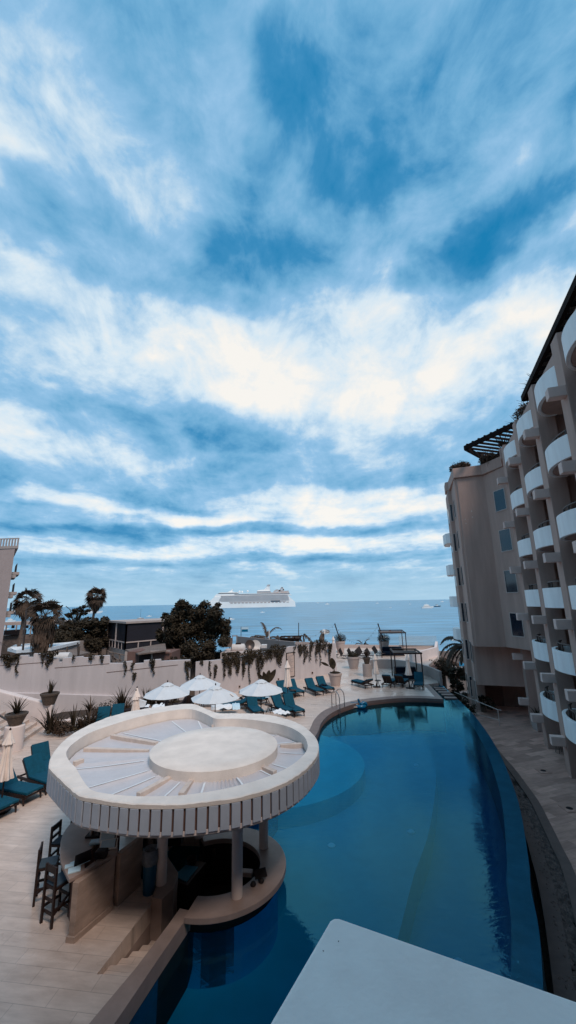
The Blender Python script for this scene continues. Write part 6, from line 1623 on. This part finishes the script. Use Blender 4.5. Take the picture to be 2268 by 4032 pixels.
# palapa, ramp wall, beach things at right
t = thing('palapa', 'thatched beach palapa with dark posts right of the far terrace', 'hut', D(1770, 2600, 58))
a, b, c, d = D(1733, 2564, 58), D(1738, 2585, 56), D(1808, 2614, 55), D(1803, 2575, 60); e = D(1740, 2566, 62)
MB().add([a, b, c, d, e] + [p - Vector((0, 0, .5)) for p in (a, b, c, d, e)], [(0, 1, 2, 3, 4), (9, 8, 7, 6, 5)] + [(i, (i + 1) % 5, 5 + (i + 1) % 5, 5 + i) for i in range(5)]).build('thatch_roof', M_thatch, t)
for x in (1745, 1766, 1785, 1800): boxpx(x, x + 3, 2585, 2650, 57, .2, 'post', M_wood, t)
t = thing('ramp_wall', 'winding plaster ramp wall between the far terrace and the palapa', 'wall', D(1765, 2650, 46)); m = MB()
pts = [D(1735, 2664, 46), D(1765, 2648, 47), D(1785, 2640, 49), D(1800, 2630, 52)]
for p, q_ in zip(pts, pts[1:]): m.add([(p.x, p.y, -3), (q_.x, q_.y, -3), q_, p, (p.x, p.y + .4, -3), (q_.x, q_.y + .4, -3), q_ + Vector((0, .4, 0)), p + Vector((0, .4, 0))], [(0, 1, 2, 3), (4, 5, 6, 7), (0, 1, 5, 4), (1, 2, 6, 5), (2, 3, 7, 6), (3, 0, 4, 7)])
m.build('wall', M_cream, t)
t = thing('terrace_undercroft', 'shaded room and white pier under the far terrace parapet', 'building', (19, 50, -2.5)); MB().prism(V2([(13.2, 43.5), (17.0, 48), (17.6, 47.6), (14, 42.6)]), -3, -.36).build('pier', M_stuccod, t); boxpx(1708, 1722, 2598, 2655, 49, .5, 'pier', M_white, t)
for i, (x, y, m_, lb) in enumerate([(1811, 2618, M_float, 'tiny blue beach umbrella by the hotel corner'), (1800, 2624, M_towel, 'tiny white beach umbrella beside the blue one'), (1745, 2603, M_towel, 'white beach table left under the palapa'), (1757, 2604, M_towel, 'white beach table right under the palapa')]):
    q = D(x, y, 62); t = thing('beach_umbrella' if i < 2 else 'beach_table', lb, 'parasol' if i < 2 else 'table', (q.x, q.y, -3)); MB().lathe([(.9, 0), (.5, .25), (.02, .45)] if i < 2 else [(.5, 0), (.5, .08)], 10, (0, 0, q.z + 3)).build('top', m_, t, world=False); MB().tube([(0, 0, 0), (0, 0, q.z + 3)], .04, 6).build('pole', M_metal, t, world=False)

# ================================================================== SHIP AND BOATS
Ys = 1400.; bw, stn = D(815, 2396, Ys), D(1165, 2387, Ys); LS = stn.x - bw.x; sx = LS / 350.0; zw = -7.9


def SX(px): return bw.x + (px - 815) * sx
def SZ(h): return zw + h * sx


cs = thing('cruise_ship', 'huge white cruise ship at anchor on the horizon', 'cruise ship', (SX(990), Ys, zw))


def sbox(x0, x1, h0, h1, w, name=None, m=M_hull, mb=None):
    mb = mb or MB(); mb.box(SX(x0), SX(x1), Ys - w / 2, Ys + w / 2, SZ(h0), SZ(h1))
    return mb.build(name, m, cs) if name else mb


hp = [(817, 24), (850, 1), (1164, 0), (1162, 16), (1150, 24)]
def sprof(pts, w, name, m): n = len(pts); vs = [(SX(a), Ys - w / 2, SZ(b)) for a, b in pts] + [(SX(a), Ys + w / 2, SZ(b)) for a, b in pts]; return MB().add(vs, [tuple(range(n)), tuple(range(2 * n - 1, n - 1, -1))] + [(i, (i + 1) % n, n + (i + 1) % n, n + i) for i in range(n)]).build(name, m, cs)


sprof([(823, 24), (846, -3), (1164, -3), (1162, 20), (1145, 24)], 34, 'hull', M_hull)
sprof([(825, 24.2), (848, 44), (1135, 44), (1160, 20)], 33, 'superstructure', M_hull)
sprof([(844, 44), (855, 54), (938, 54), (1140, 52), (1150, 44)], 31, 'upper_decks', M_hull)
for k in range(7):
    x0 = [905, 872, 866, 867, 870, 873, 872][k]; x1 = [1128, 1140, 1138, 1138, 1137, 1136, 1134][k]; sbox(x0, x1, 20.5 + k * 4.0, 22.8 + k * 4.0, 35.2, 'balcony_band', M_deckline)
for k in range(16): sbox(910 + k * 14.6, 919 + k * 14.6, 16.5, 19.5, 35.6, 'lifeboat', mat('lifeboat', (.55, .42, .36), .6, .1, 1, 0))
sbox(860, 938, 55.0, 56.6, 32, 'bridge_windows', M_hulld); sbox(925, 1142, 50, 51.5, 33, 'pool_deck_windows', M_hulld); sbox(1068, 1103, 20.6, 24, 36.6, 'hangar_glass', M_hulld)
sprof([(862, 57), (868, 60), (936, 60), (938, 57)], 28, 'bridge_deck', M_hull)
sprof([(893, 60), (905, 64), (918, 74), (913, 64), (925, 60)], 8, 'mast', M_hull); sprof([(1013, 62), (1015, 66), (1040, 68), (1055, 82), (1062, 84), (1064, 62)], 20, 'funnel', M_hull); sprof([(1050, 80), (1055, 87), (1065, 87), (1062, 80)], 20.5, 'funnel_top', M_deckline); sbox(1013, 1066, 54, 62, 26, 'funnel_base', M_deckline); sbox(1015, 1064, 61, 63, 28, 'funnel_deck', M_hull)
m = MB()
for (a, b) in (((1078, 58), (1090, 66)), ((1090, 66), (1104, 62)), ((1100, 60), (1112, 76)), ((1112, 76), (1118, 64)), ((1105, 58), (1138, 60)), ((1085, 56), (1120, 66))): m.bar((SX(a[0]), Ys, SZ(a[1])), (SX(b[0]), Ys, SZ(b[1])), 4.5)
m.build('water_slides', M_deckline, cs); sbox(1066, 1140, 52, 56, 26, 'aft_decks', M_pot)
for (x, h) in ((943, 62), (953, 61), (975, 63)): MB().lathe([(2.5, -3), (3.6, 0), (2.5, 2.8), (.2, 3.6)], 10, (SX(x), Ys, SZ(h))).build('radar_dome', M_hull, cs)


def boat(px, py, Lp, label, kind=0, hullm=M_hull, gcat='boat'):
    p = P(px, py, -7.9); L = Lp * p.y / F; Y = p.y; t = thing('motor_boat' if kind != 2 else 'sailing_boat', label, gcat, p)
    MB().add([(-L / 2, -L * .13, .0), (L * .36, -L * .13, 0), (L * .52, 0, L * .03), (L * .36, L * .13, 0), (-L / 2, L * .13, 0), (-L / 2, -L * .15, L * .12), (L * .38, -L * .15, L * .14), (L * .58, 0, L * .17), (L * .38, L * .15, L * .14), (-L / 2, L * .15, L * .12)], [(4, 3, 2, 1, 0), (5, 6, 7, 8, 9), (0, 1, 6, 5), (1, 2, 7, 6), (2, 3, 8, 7), (3, 4, 9, 8), (4, 0, 5, 9)]).build('hull', hullm, t, world=False)
    if kind == 1:
        MB().box(-L * .32, L * .2, -L * .1, L * .1, L * .13, L * .24).build('cabin', M_hull, t, world=False, bevel=L * .01); MB().box(-L * .25, L * .1, -L * .08, L * .08, L * .245, L * .32).build('flybridge', M_hull, t, world=False); MB().box(-L * .3, L * .21, -L * .102, L * .102, L * .165, L * .20).build('windows', M_hulld, t, world=False)
        MB().tube([(-L * .05, 0, L * .3), (-L * .08, 0, L * .48)], L * .008, 5).build('mast', M_hull, t, world=False)
    elif kind == 2: MB().tube([(0, 0, L * .1), (0, 0, L * 1.5)], L * .018, 5).build('mast', M_metal, t, world=False); MB().box(-L * .2, L * .1, -L * .08, L * .08, L * .12, L * .2).build('cabin', M_hull, t, world=False)
    else: MB().box(-L * .12, L * .12, -L * .09, L * .09, L * .13, L * .26).build('cabin', M_hull, t, world=False); MB().box(-L * .2, L * .15, -L * .11, L * .11, L * .30, L * .33).build('canopy', M_hulld, t, world=False)


boat(1033, 2412, 16, 'small motor boat just below the cruise ship'); boat(910, 2440, 24, 'white motor boat right of the big dark tree')
boat(1683, 2395, 44, 'large white two-deck yacht near the hotel on the right', 1); boat(1721, 2389, 26, 'low dark hulled boat next to the white yacht', 0, M_hulld)
boat(1288, 2380, 16, 'tiny white boat right of the cruise ship'); boat(1252, 2375, 10, 'faint distant boat just right of the cruise ship stern'); boat(1485, 2376, 12, 'faint distant boat in the middle of the bay'); boat(1538, 2393, 9, 'small white boat in the middle of the bay'); boat(1741, 2370, 14, 'distant boat on the horizon by the hotel')
boat(1614, 2379, 8, 'distant sailing boat with bare mast left of the white yacht', 2); boat(553, 2437, 24, 'sailing boat with a tall mast above the mesh walled structure', 2, M_pot); boat(587, 2428, 18, 'small white boat right of the tall masted sailing boat')
boat(372, 2415, 56, 'big white yacht partly behind the slender fan palm', 1); boat(50, 2420, 56, 'dark hulled yacht at the far left', 1, M_hulld); boat(42, 2448, 34, 'white cabin boat at the far left', 1); boat(1792, 2522, 30, 'white boat by the palm at the hotel corner'); boat(20, 2478, 30, 'white boat behind the beach bar at the left edge', 1); boat(240, 2409, 14, 'far white boat between the palms')
boat(1280, 2497, 26, 'small white boat behind the leaning palm stump'); boat(1512, 2512, 26, 'white panga boat behind the right light pole')
for i, (x, y) in enumerate([(1536, 2487), (1452, 2560), (1030, 2395)][:1]): q = P(x, y, -7.9); o = MB().lathe([(.3, 0), (.4, .3), (.05, .8)], 8).build('buoy', mat('red_buoy', (.3, .05, .03), .6, .1, 1, 0)); o.location = q; tag(o, 'tiny red buoy on the sea', 'buoy')

# ================================================================== PEOPLE
def person(label, joints, edges, rads, head, hl, loc, hair_dir=(0, 0, 1), legs=True):
    me = bpy.data.meshes.new('person'); names = list(joints); me.from_pydata([Vector(joints[n]) for n in names], [(names.index(a), names.index(b)) for a, b in edges], [])
    o = bpy.data.objects.new('person', me); COL.objects.link(o); o.location = loc; me.materials.append(M_cloth)
    sk_ = o.modifiers.new('skin', 'SKIN'); sub = o.modifiers.new('sub', 'SUBSURF'); sub.levels = 1; sub.render_levels = 2
    for i, n in enumerate(names): r_ = rads.get(n, .05); me.skin_vertices[0].data[i].radius = (r_, r_)
    me.skin_vertices[0].data[names.index('pelvis')].use_root = True; tag(o, label, 'person')
    hd = MB().lathe([(.03, -.12), (.065, -.10), (.085, -.03), (.092, .03), (.08, .09), (.04, .125), (.005, .13)], 16).build('head_skin', M_skin, o, world=False, smooth=True); hd.location = head
    hr = MB().lathe([(.096, .0), (.102, .05), (.09, .10), (.05, .14), (.005, .148)], 16).build('hair', M_hair, o, world=False, smooth=True); hr.location = Vector(head) + Vector((.02, .02, .0))
    return o


E_ = [('pelvis', 'waist'), ('waist', 'chest'), ('chest', 'neck'), ('neck', 'headbase'), ('chest', 'shl'), ('shl', 'ell'), ('ell', 'wrl'), ('wrl', 'hal'), ('chest', 'shr'), ('shr', 'elr'), ('elr', 'wrr'), ('wrr', 'har'), ('pelvis', 'hipl'), ('hipl', 'knl'), ('knl', 'anl'), ('anl', 'tol'), ('pelvis', 'hipr'), ('hipr', 'knr'), ('knr', 'anr'), ('anr', 'tor')]
RD = dict(pelvis=.14, waist=.125, chest=.15, neck=.055, headbase=.06, shl=.07, shr=.07, ell=.045, elr=.045, wrl=.03, wrr=.03, hal=.035, har=.035, hipl=.09, hipr=.09, knl=.06, knr=.06, anl=.04, anr=.04, tol=.035, tor=.035)
J = dict(pelvis=(0, 0, .5), waist=(.08, 0, .66), chest=(.16, 0, .9), neck=(.18, 0, 1.06), headbase=(.17, 0, 1.16), shl=(.14, -.17, .98), ell=(.0, -.27, .74), wrl=(-.2, -.2, .62), hal=(-.28, -.16, .6), shr=(.14, .17, .98), elr=(.0, .27, .74), wrr=(-.2, .22, .62), har=(-.28, .18, .6), hipl=(-.05, -.1, .5), knl=(-.45, -.14, .66), anl=(-.85, -.14, .46), tol=(-1.0, -.14, .52), hipr=(-.05, .1, .5), knr=(-.5, .12, .55), anr=(-.95, .12, .45), tor=(-1.08, .12, .52))
q = P(722, 2772, .6)
t = thing('shade_chair', 'dark upright lounge chair under the left open parasol with a person in it', 'chair', (q.x, q.y, 0))
MB().box(q.x - .35, q.x + .25, q.y - .3, q.y + .3, .3, .4).build('seat', M_wood, t, bevel=.02); MB().bar((q.x + .25, q.y, .38), (q.x + .5, q.y, 1.05), .6, .05, (0, 1, 0)).build('backrest', M_wood, t)
for a, b in ((-.3, -.25), (-.3, .25), (.2, -.25), (.2, .25)): MB().box(q.x + a - .03, q.x + a + .03, q.y + b - .03, q.y + b + .03, 0, .3).build('leg', M_wood, t)
person('person in dark clothes leaning back, legs stretched out, in the left parasol shade', J, E_, RD, (.16, 0, 1.27), 0, (q.x, q.y, -.0))
q = P(648, 2778, .6)
J2 = dict(J); J2.update(knl=(-.42, -.14, .5), anl=(-.45, -.14, .1), tol=(-.6, -.14, .04), knr=(-.42, .14, .5), anr=(-.5, .14, .1), tor=(-.65, .14, .04))
person('person with dark hair sitting upright under the left open parasol beside the piled towel', J2, E_, RD, (.16, 0, 1.27), 0, (q.x, q.y, 0))
t = thing('stool_seat', 'low dark seat under the upright sitting person', 'stool', (q.x, q.y, 0)); MB().lathe([(.2, 0), (.22, .02), (.18, .36), (.24, .38)], 16, (q.x + .0, q.y, 0)).build('seat', M_wood, t)
q = P(583, 2792, .62)
J3 = dict(pelvis=(0, 0, .0), waist=(.15, 0, .02), chest=(.4, 0, .06), neck=(.56, 0, .1), headbase=(.62, 0, .12), shl=(.46, -.17, .06), ell=(.25, -.25, 0), wrl=(.05, -.22, 0), hal=(-.03, -.2, 0), shr=(.46, .17, .06), elr=(.25, .25, 0), wrr=(.05, .22, 0), har=(-.03, .2, 0), hipl=(-.06, -.1, 0), knl=(-.48, -.12, .05), anl=(-.9, -.12, 0), tol=(-1., -.12, .08), hipr=(-.06, .1, 0), knr=(-.48, .12, .05), anr=(-.9, .12, 0), tor=(-1., .12, .08))
person('person lying on the white towelled lounger, dark hair just above the pavilion rim', J3, E_, RD, (.72, 0, .14), 0, (q.x - .55, q.y - .1, .60))

# specks on the foreground parapet
for (x, y, r_, m_, lb) in ((1333, 3707, .0026, M_black, 'tiny dark seed lying on the pale foreground parapet near its corner'), (1273, 3745, .0025, M_stone if 'M_stone' in globals() else M_metal, 'small grey flake on the pale foreground parapet left of the dark seed')):
    q = P(x, y, 5.3); o = MB().lathe([(r_ * .7, 0), (r_, r_ * .4), (r_ * .3, r_ * .8)], 9, (0, 0, 0), lambda i, j: 1 + .2 * math.sin(j * 2.1)).build('seed', m_); o.location = q; tag(o, lb, 'seed')
